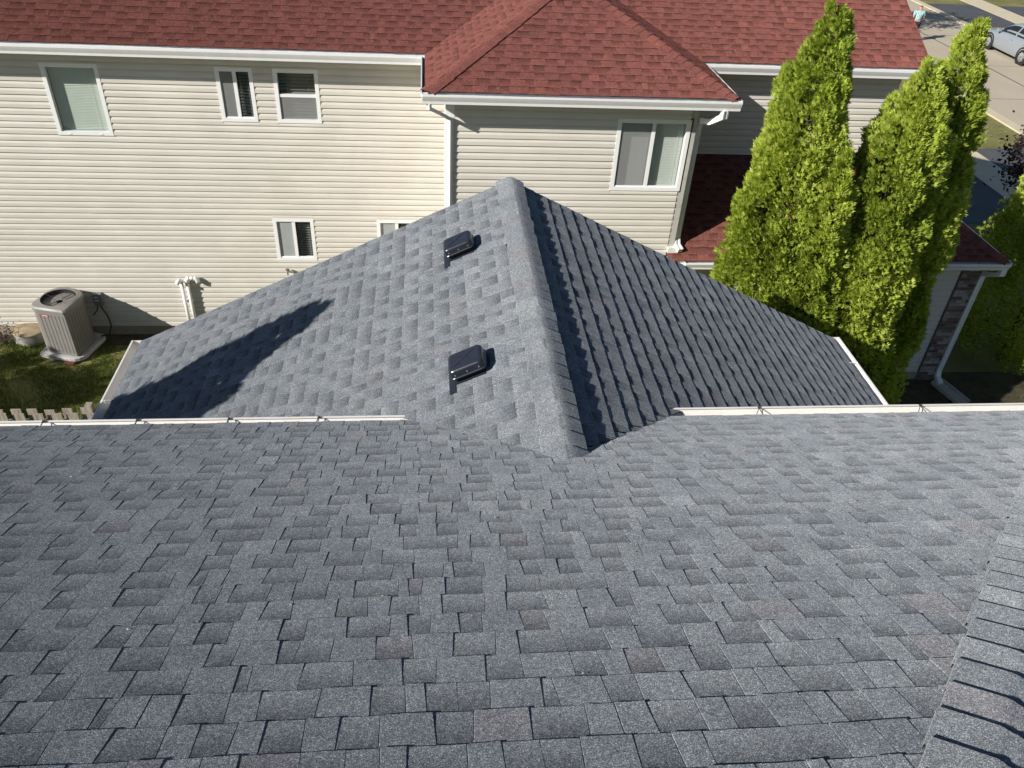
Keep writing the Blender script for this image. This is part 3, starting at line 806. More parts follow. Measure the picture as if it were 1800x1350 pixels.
# corner trims
MB().box((0.262, BY - 0.020, 2.0), (0.397, BY - 0.002, 5.44)).box((0.262, BY - 0.002, 2.0), (0.279, BY + 0.09, 5.44)).obj("corner_post", M_WHITE, NB)
MB().box((4.035, BY - 0.020, 2.9), (4.145, BY - 0.002, 5.44)).box((4.131, BY - 0.002, 2.9), (4.145, BY + 0.09, 5.44)).obj("corner_post", plain("worn_beige_post", (0.47, 0.45, 0.41), 0.7, 0.2, var=0.10, scale=3, dirt_shade=0.3), NB)
# flashing at the roof/wall joint
fl = MB()
fl.box((4.15, WY - 0.030, GZE + 1.068), (8.36, WY - 0.018, GZE + 1.135))
fl.box((4.03, BY - 0.10, GZE + 0.072), (4.20, BY - 0.0205, GZE + 0.165))
fl.obj("step_flashing", M_FLASH, NB)

def window(d):
    (x0, x1), (z0, z1), y = d['x'], d['z'], d['y']
    f = 0.062; yo = y - 0.034; cxm = (x0 + x1) / 2
    fr = MB()
    fr.box((x0, yo, z0), (x0 + f, y + 0.06, z1)); fr.box((x1 - f, yo, z0), (x1, y + 0.06, z1))
    fr.box((x0 + f, yo, z1 - f), (x1 - f, y + 0.06, z1)); fr.box((x0 + f, yo, z0), (x1 - f, y + 0.06, z0 + f))
    wdo = fr.obj("window", M_VINYL, NB)
    jc = MB(); g = 0.026; yj = y - 0.020
    jc.box((x0 - g, yj, z0 - g), (x0 - 0.001, y - 0.001, z1 + g)); jc.box((x1 + 0.001, yj, z0 - g), (x1 + g, y - 0.001, z1 + g))
    jc.box((x0 - 0.001, yj, z1 + 0.001), (x1 + 0.001, y - 0.001, z1 + g)); jc.box((x0 - 0.001, yj, z0 - g), (x1 + 0.001, y - 0.001, z0 - 0.001))
    jc.obj("trim_channel", M_SIDE, wdo)
    xi0, xi1, zi0, zi1 = x0 + f, x1 - f, z0 + f, z1 - f
    sash = MB(); s_ = 0.028
    if d['kind'] == 'slider':
        sash.box((cxm - 0.028, yo + 0.012, zi0), (cxm + 0.028, y + 0.03, zi1))
        panes = [(xi0, cxm - 0.028, zi0, zi1), (cxm + 0.028, xi1, zi0, zi1)]
        for a in ((xi0, xi1),):
            sash.box((xi0, yo + 0.014, zi0), (cxm - 0.028, yo + 0.03, zi0 + 0.02)); sash.box((cxm + 0.028, yo + 0.016, zi0), (xi1, yo + 0.03, zi0 + 0.02))
    elif d['kind'] == 'hung':
        zm = (zi0 + zi1) / 2 + 0.01
        sash.box((xi0, yo + 0.012, zm - 0.024), (xi1, y + 0.03, zm + 0.024))
        panes = [(xi0, xi1, zi0, zm - 0.024), (xi0, xi1, zm + 0.024, zi1)]
    else:
        panes = [(xi0, xi1, zi0, zi1)]
        for xx in (xi0 + 0.10, xi1 - 0.16): sash.box((xx, yo - 0.006, z0 + 0.012), (xx + 0.05, yo - 0.001, z0 + 0.03))
    sash.obj("sash", M_VINYL, wdo)
    for k, (a, b, c, e_) in enumerate(panes):
        special = (d.get('left') if (d['kind'] == 'slider' and k == 0) else None) or (d.get('lower') if (d['kind'] == 'hung' and k == 0) else None)
        mt = M_FROST if special == 'frost' else M_GLASS
        MB().poly([(a, y - 0.004, c), (b, y - 0.004, c), (b, y - 0.004, e_), (a, y - 0.004, e_)]).obj("pane", mt, wdo)
        if special in ('screen', 'screen2'):
            MB().poly([(a, y - 0.014, c), (b, y - 0.014, c), (b, y - 0.014, e_), (a, y - 0.014, e_)]).obj("screen", M_SCREEN, wdo)
        # blind slats behind the glass
        bl = MB(); z = e_ - 0.012; p = d['pitch']; a_t = math.radians(d['tilt']); hw_ = p * 0.56
        yb = y + (0.075 if p < 0.04 else 0.085)
        while z > c - 0.01:
            dy, dz = hw_ * math.cos(a_t), hw_ * math.sin(a_t)
            bl.poly([(a + 0.004, yb - dy, z - dz), (b - 0.004, yb - dy, z - dz), (b - 0.004, yb + dy, z + dz), (a + 0.004, yb + dy, z + dz)])
            z -= p
        for xx in (a + (b - a) * 0.22, a + (b - a) * 0.80):
            bl.poly([(xx, yb - hw_ - 0.003, c), (xx + 0.006, yb - hw_ - 0.003, c), (xx + 0.006, yb - hw_ - 0.003, e_), (xx, yb - hw_ - 0.003, e_)])
        bl.obj("blind", d['blind'], wdo)
    rm = MB(); dp = 0.75
    a, b, c, e_ = x0 + 0.03, x1 - 0.03, z0 + 0.03, z1 - 0.03
    rm.poly([(a, y + dp, c), (b, y + dp, c), (b, y + dp, e_), (a, y + dp, e_)])
    for p4 in ([(a, y, c), (a, y + dp, c), (a, y + dp, e_), (a, y, e_)], [(b, y, c), (b, y + dp, c), (b, y + dp, e_), (b, y, e_)],
               [(a, y, c), (b, y, c), (b, y + dp, c), (a, y + dp, c)], [(a, y, e_), (b, y, e_), (b, y + dp, e_), (a, y + dp, e_)]): rm.poly(p4)
    rm.obj("reveal", M_ROOM, wdo)
for d in WINS: window(d)
# fascia, soffits, gutters of the neighbour
fs = MB()
fs.box((-11, 13.60, 5.44), (BXL + 0.02, 13.625, 5.615)); fs.box((BXR, 13.60, 5.44), (HR, 13.625, 5.615))
fs.box((BXL + 0.03, 11.70, 5.44), (BXR - 0.03, 11.725, 5.61)); fs.box((BXL + 0.04, 11.726, 5.44), (BXL + 0.065, 13.60, 5.61)); fs.box((BXR - 0.065, 11.726, 5.44), (BXR - 0.04, 13.60, 5.61))
fs.box((4.05, 11.86, 2.68), (GXR - 0.05, 11.885, 2.845)); fs.box((GXR - 0.075, 11.886, 2.68), (GXR - 0.05, 19.0, 2.845))
fs.obj("fascia", M_WHITE, NB)
sf = MB()
sf.box((-11, 13.626, 5.44), (BXL + 0.02, WY, 5.452)); sf.box((BXR, 13.626, 5.44), (HR, WY, 5.452))
sf.box((BXL + 0.066, 11.726, 5.44), (BXR - 0.066, BY, 5.452)); sf.box((BXL + 0.066, BY + 0.001, 5.44), (0.28, WY, 5.452)); sf.box((4.13, BY + 0.001, 5.44), (BXR - 0.066, WY, 5.452))
sf.box((4.14, 11.886, 2.68), (GXR - 0.076, GY, 2.70)); sf.box((10.06, GY + 0.001, 2.68), (GXR - 0.076, 19.0, 2.70))
sf.obj("soffit", M_SOFFIT, NB)
gutter("gutter", (-11, 13.598, 5.60), (-0.02, 13.598, 5.60), (0, -1, 0), M_WHITE, NB, wd=0.10, ht=0.14)
gutter("gutter", (BXL - 0.04, 11.698, 5.60), (BXR + 0.04, 11.698, 5.60), (0, -1, 0), M_WHITE, NB, wd=0.10, ht=0.14)
gutter("gutter", (BXL + 0.04, 11.66, 5.602), (BXL + 0.04, 13.49, 5.602), (-1, 0, 0), M_WHITE, NB, wd=0.10, ht=0.14)
gutter("gutter", (BXR - 0.04, 11.66, 5.602), (BXR - 0.04, 13.49, 5.602), (1, 0, 0), M_WHITE, NB, wd=0.10, ht=0.14)
gutter("gutter", (4.62, 13.598, 5.60), (HR + 0.03, 13.598, 5.60), (0, -1, 0), M_WHITE, NB, wd=0.10, ht=0.14)
gutter("gutter", (4.32, 11.858, 2.84), (GXR + 0.02, 11.858, 2.84), (0, -1, 0), M_WHITE, NB, wd=0.105, ht=0.13, hang=1.1, hmat=M_DARKM)
gutter("gutter", (GXR - 0.048, 11.8, 2.842), (GXR - 0.048, 19.0, 2.842), (1, 0, 0), M_WHITE, NB, wd=0.105, ht=0.13, hang=1.1, hmat=M_DARKM)
rb_ = MB()
for (ya, yb) in ((13.58, RYN), (RYN, 19.9)):
    za_, zb_ = (zn(ya), zn(yb)) if ya < RYN else (zn(RYN), zn(13.6))
    rb_.add([(HR - 0.03, ya, za_ - 0.01), (HR - 0.03, yb, zb_ - 0.01), (HR - 0.03, yb, zb_ - 0.17), (HR - 0.03, ya, za_ - 0.17), (HR - 0.008, ya, za_ - 0.01), (HR - 0.008, yb, zb_ - 0.01), (HR - 0.008, yb, zb_ - 0.17), (HR - 0.008, ya, za_ - 0.17)],
            [(0, 1, 2, 3), (4, 7, 6, 5), (0, 4, 5, 1), (3, 2, 6, 7)])
rb_.obj("rake_board", M_WHITE, NB)
# downspouts
def ds_sec(a=0.050, b=0.040): return [(-a, -b), (-a * 0.4, -b), (-a * 0.4 + 0.004, -b + 0.005), (a * 0.4 - 0.004, -b + 0.005), (a * 0.4, -b), (a, -b), (a, b), (-a, b)]
MB().sweep([(4.40, 11.66, 5.46), (4.40, 11.66, 5.36), (4.30, 11.85, 5.22), (4.205, 12.10, 5.16), (4.190, 12.115, 5.05), (4.190, 12.115, 3.14), (4.20, 12.04, 3.03), (4.24, 11.93, 2.985)], ds_sec(), (0.93, 0.36, 0)).obj("downspout", M_WHITE, NB)
MB().sweep([(0.02, 11.66, 5.46), (0.02, 11.68, 5.38), (0.20, 11.92, 5.22), (0.33, 12.00, 5.12), (0.33, 12.00, 2.3)], ds_sec(0.028, 0.024), (0.7, -0.7, 0)).obj("downspout", M_WHITE, NB)
MB().sweep([(10.16, 11.80, 2.71), (10.16, 11.80, 2.62), (10.13, 12.00, 2.50), (10.10, 12.14, 2.44), (10.09, 12.15, 2.36), (10.09, 12.15, 0.24), (10.09, 12.10, 0.12), (10.09, 11.94, 0.06)], ds_sec(), (1, 0, 0)).obj("downspout", M_WHITE, NB)
# brick corner pier
bx0, bx1 = 9.70, 10.06
MB().box((bx0, GY - 0.045, 0.0), (bx1, GY - 0.004, 2.68)).obj("pier_core", M_MORTAR, NB)
bl, bh = 0.196, 0.057
z = 0.012; k = 0
while z < 2.62:
    x = bx0 - (0.0 if k % 2 == 0 else bl / 2 + 0.005)
    while x < bx1 - 0.01:
        a, b = max(x, bx0 + 0.002), min(x + bl, bx1 + 0.004)
        if b - a > 0.02:
            pr = random.uniform(0.006, 0.014); t = random.random()
            m_ = MB().box((a, GY - 0.045 - pr, z), (b, GY - 0.040, z + bh))
            m_.obj("brick", M_BRICK, NB, attrs={"tint": [t] * len(m_.v)})
        x += bl + 0.010
    z += bh + 0.010; k += 1

# ------------------------------------------------------------------ small things at the neighbour's wall
# air conditioner
ACX, ACY = -6.83, 13.46
AC = thing("air_conditioner", "taupe outdoor air conditioner with round fan on a pad by the beige wall", "air conditioner", (ACX, ACY, 0.0))
def rrect(hx, hy, r, n=5):
    pts = []
    for (sx, sy_, a0), rr in zip(((1, 1, 0), (-1, 1, 90), (-1, -1, 180), (1, -1, 270)), r):
        cx, cyy = sx * (hx - rr), sy_ * (hy - rr)
        for k in range(n):
            a = math.radians(a0 + 90 * k / (n - 1)); pts.append((cx + rr * math.cos(a), cyy + rr * math.sin(a)))
    return pts
def rot2(pts, deg):
    c_, s_ = math.cos(math.radians(deg)), math.sin(math.radians(deg)); return [(x * c_ - y * s_, x * s_ + y * c_) for x, y in pts]
def prism(mb, pts, z0, z1, caps=True):
    n = len(pts); o = len(mb.v)
    mb.v += [(x, y, z0) for x, y in pts] + [(x, y, z1) for x, y in pts]
    mb.f += [(o + k, o + (k + 1) % n, o + n + (k + 1) % n, o + n + k) for k in range(n)]
    if caps: mb.f += [tuple(o + k for k in reversed(range(n))), tuple(o + n + k for k in range(n))]
    return mb
RA = -15
padp = rot2(rrect(0.44, 0.46, (0.16, 0.2, 0.10, 0.22)), RA)
smooth_by_angle(prism(MB(), padp, 0.03, 0.115).obj("pad", M_PAD, AC), 0.02, 3)
body = rot2(rrect(0.350, 0.378, (0.29, 0.28, 0.15, 0.03), 9), RA)
prism(MB(), body, 0.135, 1.06).obj("cabinet", M_ACM, AC)
prism(MB(), [(x * 0.96, y * 0.96) for x, y in body], 0.114, 0.136).obj("base_gap", M_BLACK, AC)
# vertical grooves of the louvre panels
gr = MB()
pl = body + [body[0]]
for i in range(len(pl) - 1):
    a = np.array(pl[i]); b = np.array(pl[i + 1]); L = np.linalg.norm(b - a)
    if L < 0.045: continue
    n_ = max(1, int(round(L / 0.075))); nx = np.array((b - a)[::-1]) / L; nx = np.array((nx[0], -nx[1]))
    if nx @ ((a + b) / 2) < 0: nx = -nx
    for k in range(n_):
        p = a + (b - a) * (k + 0.5) / n_; t_ = (b - a) / L * 0.007
        q0, q1 = p - t_, p + t_
        gr.add([(q0[0] + nx[0] * 0.003, q0[1] + nx[1] * 0.003, 0.17), (q1[0] + nx[0] * 0.003, q1[1] + nx[1] * 0.003, 0.17), (q1[0] + nx[0] * 0.003, q1[1] + nx[1] * 0.003, 1.00), (q0[0] + nx[0] * 0.003, q0[1] + nx[1] * 0.003, 1.00)], [(0, 1, 2, 3)])
    for k in range(n_ + 1):
        p = a + (b - a) * k / n_; t_ = (b - a) / L * 0.012
        if k in (0, n_): continue
        q0, q1 = p - t_, p + t_
        for (w0, w1) in ((q0, q1),):
            pass
gr.obj("louvre_groove", M_ACD, AC)
# top ring with opening
top = rot2(rrect(0.366, 0.394, (0.30, 0.29, 0.16, 0.04), 11), RA)
R_ = 0.302; cxy = rot2([(0.0, 0.0)], RA)[0]
def radial(poly, a):
    d_ = np.array((math.cos(a), math.sin(a))); best = 0
    for i in range(len(poly)):
        p, q_ = np.array(poly[i]), np.array(poly[(i + 1) % len(poly)]); e_ = q_ - p
        den = d_[0] * -e_[1] + d_[1] * e_[0]
        if abs(den) < 1e-9: continue
        t_ = (p[0] * -e_[1] + p[1] * e_[0]) / den; u_ = (d_[0] * p[1] - d_[1] * p[0]) / den
        if -1e-6 <= u_ <= 1 + 1e-6 and t_ > best: best = t_
    return best
n = 72; rg = MB(); angs = [2 * math.pi * k / n for k in range(n)]
ro = [radial(top, a) for a in angs]
for rr, zz in (([r for r in ro], 1.055), ([r for r in ro], 1.10), ([r - 0.022 for r in ro], 1.135), ([R_ + 0.006] * n, 1.150), ([R_] * n, 1.145), ([R_ * 0.98] * n, 0.90)):
    rg.v += [(cxy[0] + r * math.cos(a), cxy[1] + r * math.sin(a), zz) for r, a in zip(rr, angs)]
for i in range(4):
    for k in range(n):
        j = (k + 1) % n; rg.f.append((i * n + k, i * n + j, (i + 1) * n + j, (i + 1) * n + k))
rg.obj("top_ring", M_ACM, AC)
MB().lathe([(0.0, 0.905), (R_ * 0.985, 0.905), (R_ * 0.998, 1.143)], (cxy[0], cxy[1], 0), 40).obj("fan_well", M_BLACK, AC)
fan = MB().lathe([(0.0, 1.06), (0.055, 1.06), (0.062, 1.04), (0.062, 0.94)], (cxy[0], cxy[1], 0), 20).obj("fan_hub", M_ACM, AC)
for k in range(4):
    a = math.radians(90 * k + 25); u = np.array((math.cos(a), math.sin(a), 0)); v = np.array((-math.sin(a), math.cos(a), 0)); c0 = np.array((cxy[0], cxy[1], 0.99))
    pts = [c0 + u * 0.06 - v * 0.03, c0 + u * 0.06 + v * 0.03 + np.array((0, 0, 0.05)), c0 + u * 0.25 + v * 0.10 + np.array((0, 0, 0.06)), c0 + u * 0.255 - v * 0.03]
    MB().add(pts, [(0, 1, 2, 3)]).obj("fan_blade", M_FAN, AC)
grd = MB()
for k in range(16):
    a = 2 * math.pi * k / 16; grd.tube([(cxy[0] + 0.055 * math.cos(a), cxy[1] + 0.055 * math.sin(a), 1.12), (cxy[0] + R_ * math.cos(a), cxy[1] + R_ * math.sin(a), 1.145)], 0.0013, 4)
for rr in (0.10, 0.145, 0.19, 0.235):
    grd.tube([(cxy[0] + rr * math.cos(2 * math.pi * k / 24), cxy[1] + rr * math.sin(2 * math.pi * k / 24), 1.125 + rr * 0.07) for k in range(25)], 0.0013, 4)
grd.obj("fan_guard", M_FAN, AC)
for a in (55, 235):
    a = math.radians(a)
    MB().tube([(cxy[0] + 0.05 * math.cos(a), cxy[1] + 0.05 * math.sin(a), 1.09), (cxy[0] + 0.275 * math.cos(a), cxy[1] + 0.275 * math.sin(a), 1.10)], 0.010, 6).obj("motor_strut", M_ACM, AC)
fr_ = rot2([(-0.06, -0.3785)], RA)[0]; Rz = np.array([[math.cos(math.radians(RA)), -math.sin(math.radians(RA)), 0], [math.sin(math.radians(RA)), math.cos(math.radians(RA)), 0], [0, 0, 1]])
bd = MB().box((-0.075, -0.004, 0.0), (0.075, 0.002, 0.035), Rz, (fr_[0], fr_[1], 0.955)).obj("badge", M_BADGE, AC)
MB().box((-0.058, -0.006, 0.010), (0.050, -0.0042, 0.022), Rz, (fr_[0], fr_[1], 0.955)).obj("lettering", M_BADGEW, bd)
tag(MB().box((-0.10, -0.05, 0.0), (0.10, 0.05, 0.055), Rz, (-6.75, 12.95, 0.0)).obj("brick", plain("loose_red_brick", (0.20, 0.07, 0.05), 0.9, 0.1, var=0.2, scale=20)), "red brick lying under the front edge of the air conditioner pad", "brick")
# disconnect box and its conduit
DB = thing("disconnect_box", "grey electrical disconnect box with black conduit on the wall behind the air conditioner", "electrical box", (-6.33, WY, 0.85))
smooth_by_angle(MB().box((-0.085, -0.10, -0.13), (0.085, -0.016, 0.13)).obj("cover", plain("grey_box", (0.20, 0.205, 0.21), 0.5, 0.4), DB), 0.008)
MB().tube([(0.0, -0.06, -0.13), (0.03, -0.08, -0.2), (0.10, -0.10, -0.35), (0.13, -0.13, -0.55), (0.08, -0.2, -0.72), (-0.05, -0.28, -0.70)], 0.014, 7).obj("conduit", M_BLACK, DB)
MB().tube([(-0.04, -0.06, -0.13), (-0.06, -0.09, -0.22), (-0.13, -0.16, -0.30)], 0.012, 7).obj("conduit", M_BLACK, DB)
for zz in (-0.02, 0.05): MB().box((-0.05, -0.103, zz), (0.02, -0.1005, zz + 0.025)).obj("warning_sticker", M_BADGEW, DB)
# window well left of it
WW = thing("window_well", "round corrugated window well with tan cover left of the air conditioner", "window well", (-7.72, 13.78, 0))
ww = MB(); prof = []
for k in range(13):
    zz = 0.0 + 0.02 * k; prof.append((0.30 + (0.012 if k % 2 else -0.006) - 0.0 * k, zz))
ww.lathe(prof, (0, 0, 0), 28)
ww.v = [(x, y * 0.85, z) for x, y, z in ww.v]
ww.obj("corrugated_ring", M_GALV, WW, smooth=True)
cv = MB().lathe([(0.0, 0.315), (0.16, 0.30), (0.29, 0.262), (0.325, 0.25), (0.325, 0.235)], (0, 0, 0), 28)
cv.v = [(x, y * 0.85, z) for x, y, z in cv.v]
cv.obj("cover", M_TANCOV, WW, smooth=True)
# twin pvc vent pipes
PV = thing("vent_pipes", "pair of white plastic vent pipes with elbows on the beige wall", "vent pipe", (-4.66, WY, 0.0))
def pipe(pts, name="pipe", r=0.034): return MB().tube(pts, r, 12).obj(name, M_PVC, PV, smooth=True)
def arc(c, r, a0, a1, n, ax='x'):
    return [(c[0] + r * math.cos(math.radians(a0 + (a1 - a0) * k / n)), c[1], c[2] + r * math.sin(math.radians(a0 + (a1 - a0) * k / n))) for k in range(n + 1)]
yp = -0.095
pipe([(-0.055, yp, 0.1), (-0.055, yp, 1.24)])
pipe([(-0.055, yp, 1.235), (-0.055, yp - 0.003, 1.27), (-0.065, yp - 0.045, 1.30), (-0.085, yp - 0.09, 1.295), (-0.10, yp - 0.11, 1.26)], "elbow", 0.042)
pipe([(0.055, yp, 0.1), (0.055, yp, 1.26)])
pipe([(0.055, yp, 1.22)] + arc((0.115, yp, 1.27), 0.06, 180, 90, 5) , "elbow", 0.042)
pipe([(0.11, yp, 1.33), (0.20, yp, 1.33)])
pipe([(0.20, yp, 1.33)] + arc((0.20, yp, 1.275), 0.055, 90, 10, 5)[1:] + [(0.262, yp, 1.235)], "elbow", 0.042)
for xx in (-0.055, 0.055): MB().box((xx - 0.05, yp + 0.03, 0.80), (xx + 0.05, 0.078, 0.83)).obj("strap", M_WHITE, PV)
# tap
TP = thing("garden_tap", "small bronze garden tap on the beige wall below the slider window", "tap", (-2.70, WY - 0.016, 1.47))
MB().lathe([(0.0, 0.0), (0.03, 0.0), (0.03, -0.012), (0.013, -0.014), (0.013, -0.09), (0.0, -0.09)], (0, 0, 0), 12, 'y').obj("stem", M_BRASS, TP, smooth=True)
MB().lathe([(0.0, 0.01), (0.036, 0.01), (0.04, 0.0), (0.036, -0.01), (0.0, -0.01)], (0, -0.085, 0.055), 12).obj("handle", M_BRASS, TP, smooth=True)
MB().tube([(0, -0.08, 0.05), (0, -0.085, 0.0), (0, -0.10, -0.05)], 0.014, 8).obj("spout", M_BRASS, TP, smooth=True)
# splash block
SB = MB(); 
SB.box((-0.13, -0.36, 0.0), (0.13, 0.33, 0.035)); SB.box((-0.15, -0.38, 0.0), (-0.13, 0.35, 0.085)); SB.box((0.13, -0.38, 0.0), (0.15, 0.35, 0.085)); SB.box((-0.13, 0.33, 0.0), (0.13, 0.35, 0.085))
sbo = SB.obj("splash_block", M_CONC); sbo.location = (10.16, 11.70, 0.01); sbo.rotation_euler = (0, 0, math.radians(14))
tag(smooth_by_angle(sbo, 0.008), "long grey concrete splash block under the downspout by the brick pier", "splash block")

# ------------------------------------------------------------------ fence
FN = thing("picket_fence", "weathered shadowbox wood fence beyond the left cream gutter", "fence", (-6.0, 9.3, 0))
x = -10.2; k = 0
pick = None
while x < -3.3:
    off = -0.052 if k % 2 == 0 else 0.045
    if pick is None:
        pick = MB().box((-0.068, -0.010, 0.05), (0.068, 0.010, 1.80)).obj("picket", M_WOOD, FN); o = pick
    else:
        o = pick.copy(); COL.objects.link(o)
    o.parent = FN; o.location = (x + 6.0, off + random.uniform(-0.004, 0.004), random.uniform(-0.02, 0.015)); o.rotation_euler = (0, random.uniform(-0.012, 0.012), random.uniform(-0.02, 0.02))
    x += 0.118; k += 1
for zz in (0.35, 1.0, 1.55):
    MB().box((-4.2, -0.040, zz), (2.75, 0.033, zz + 0.085)).obj("rail", M_WOOD, FN)
for xx in (-3.6, -1.2, 1.2, 2.7):
    MB().box((xx - 0.045, -0.03, 0.0), (xx + 0.045, 0.06 + 0.0, 1.90)).obj("post", M_WOOD, FN)

# ------------------------------------------------------------------ vegetation
def arborvitae(base, height, radius, label, n=15000, seed=1, z0=0.25, blunt=0.55, group="arborvitae trees between the houses", tip=(0, 0), mat=None, leaf=1.0, spire=False):
    rg_ = np.random.default_rng(seed)
    t = thing("arborvitae_tree", label, "tree", base, group)
    H = height - z0
    def prof(h):            # radius along the crown, 0 bottom .. 1 tip
        if spire: return np.clip(((1 - h) / 0.36), 0, 1) ** 0.85
        return np.clip((1 - h) ** blunt, 0, 1) * np.clip(0.62 + h * 3.0, 0, 1) * np.clip((1 - h) / 0.16, 0.02, 1) ** 0.45
    ph = rg_.uniform(0, 6.28, 8)
    def lobes(a, z):
        if spire: return 1 + 0.0 * a
        return 1 + 0.07 * np.sin(3 * a + 0.9 * z + ph[0]) + 0.07 * np.sin(5 * a - 1.3 * z + ph[1]) + 0.07 * np.sin(9 * a + 2.6 * z + ph[2]) + 0.06 * np.sin(2 * a + 4.1 * z + ph[3])
    nc = int(520 * radius * height / 5)
    hh = rg_.uniform(0, 1, nc * 6); keep = rg_.uniform(0, 1, nc * 6) < prof(hh) ** 1.0
    hh = hh[keep][:nc]; nc = len(hh)
    aa = rg_.uniform(0, 2 * np.pi, nc)
    rr = prof(hh) * radius * lobes(aa, hh * H) * rg_.uniform(0.80, 1.0, nc)
    cx = np.stack([rr * np.cos(aa) + tip[0] * hh, rr * np.sin(aa) + tip[1] * hh, z0 + hh * H], 1)
    # sprays around clump centres
    ci = rg_.integers(0, nc, n)
    dirs = rg_.normal(size=(n, 3)); dirs /= np.linalg.norm(dirs, axis=1)[:, None]
    outc = np.stack([np.cos(aa), np.sin(aa), np.full(nc, 0.45)], 1)
    sgn = np.sign((dirs * outc[ci]).sum(1)); flipm = rg_.uniform(0, 1, n) < 0.80
    dirs = np.where((flipm & (sgn < 0))[:, None], -dirs, dirs)
    sz = (0.075 + 0.10 * rg_.uniform(0, 1, nc)) * (0.30 + 0.70 * np.clip(prof(hh) * 1.4, 0, 1))
    P = cx[ci] + dirs * (sz[ci] * rg_.uniform(0.6, 1.05, n))[:, None] * np.array([1, 1, 1.55])
    P[:, 2] = np.maximum(P[:, 2], z0 * 0.7)
    # some sprays on an inner shell to close the crown
    ni = int(n * 0.42); h2 = rg_.uniform(0, 0.98, ni * 3); h2 = h2[rg_.uniform(0, 1, ni * 3) < prof(h2)][:ni]; ni = len(h2)
    a2 = rg_.uniform(0, 2 * np.pi, ni); r2 = prof(h2) * radius * lobes(a2, h2 * H) * rg_.uniform(0.70, 0.94, ni)
    P2 = np.stack([r2 * np.cos(a2) + tip[0] * h2, r2 * np.sin(a2) + tip[1] * h2, z0 + h2 * H], 1)
    P = np.concatenate([P, P2]); N_ = len(P)
    axis_xy = np.stack([tip[0] * (P[:, 2] - z0) / H, tip[1] * (P[:, 2] - z0) / H], 1)
    out = P[:, :2] - axis_xy; out = out / (np.linalg.norm(out, axis=1)[:, None] + 1e-6)
    ax = np.stack([out[:, 0] * 0.70, out[:, 1] * 0.70, np.full(N_, 0.90)], 1) + rg_.normal(scale=0.27, size=(N_, 3)); ax /= np.linalg.norm(ax, axis=1)[:, None]
    sd = np.cross(ax, rg_.normal(size=(N_, 3))); sd /= np.linalg.norm(sd, axis=1)[:, None]
    quads = []; tints = []
    base_t = np.clip(rg_.normal(0.52, 0.20, N_) + 0.18 * np.sin(P[:, 2] * 2.3 + ph[5]), 0, 1)
    for ang, ln in ((-0.75, 0.75), (-0.28, 1.0), (0.25, 1.0), (0.72, 0.78)):
        dv = ax * math.cos(ang) + sd * math.sin(ang); sv = -ax * math.sin(ang) + sd * math.cos(ang)
        L = (0.052 + 0.036 * rg_.uniform(0, 1, N_))[:, None] * ln * leaf; W_ = L * 0.13
        q0 = P; q1 = P + dv * L * 0.55 + sv * W_; q2 = P + dv * L; q3 = P + dv * L * 0.55 - sv * W_
        quads.append(np.stack([q0, q1, q2, q3], 1).reshape(-1, 3)); tints.append(np.repeat(np.clip(base_t + rg_.normal(0, 0.08, N_), 0, 1), 4))
    quads_obj("crown", np.concatenate(quads), mat or M_ARB, t, np.concatenate(tints))
    tr = MB(); tr.tube([(0, 0, 0), (0.02, 0.01, height * 0.35), (tip[0] * 0.8, tip[1] * 0.8, height * 0.85)], [0.10, 0.07, 0.02], 8)
    for k in range(40):
        hz = rg_.uniform(0.05, 0.8); a = rg_.uniform(0, 6.28); r_ = prof(np.array([hz]))[0] * radius * 0.75
        tr.tube([(tip[0] * hz * 0.8, tip[1] * hz * 0.8, z0 + hz * H - 0.2), (r_ * math.cos(a) + tip[0] * hz, r_ * math.sin(a) + tip[1] * hz, z0 + hz * H + 0.15)], [0.018, 0.006], 4)
    tr.obj("trunk", M_BARK, t)
    return t
arborvitae((5.02, 10.25, 0), 7.36, 0.88, "tall bright arborvitae tree at left of the row, beside the beige bay", 56000, 51, blunt=0.43)
arborvitae((6.32, 9.95, 0), 6.82, 0.92, "bright arborvitae tree in the middle of the row with tip before the red roof", 54000, 52, blunt=0.43)
arborvitae((7.14, 10.42, 0), 7.14, 0.76, "bright arborvitae tree at right of the row with tip before the road", 46000, 53, blunt=0.42, tip=(-0.10, 0))
arborvitae((5.42, 9.70, 0), 5.75, 0.58, "short arborvitae tree squeezed between two taller ones", 26000, 54, blunt=0.5)
arborvitae((11.95, 12.85, 0), 6.6, 1.35, "dark shaded arborvitae tree right of the brick pier, sunlit only near its top", 28000, 55, z0=0.2, blunt=0.5)
arborvitae((-4.80, 4.50, 0), 7.68, 0.80, "unseen arborvitae tree added left of the grey roof to cast the wedge shadow", 40000, 56, group="unseen trees added for their shadow on the grey house", leaf=1.6, spire=True)  # out of view; placed and shaped for the wedge shadow on the low roof

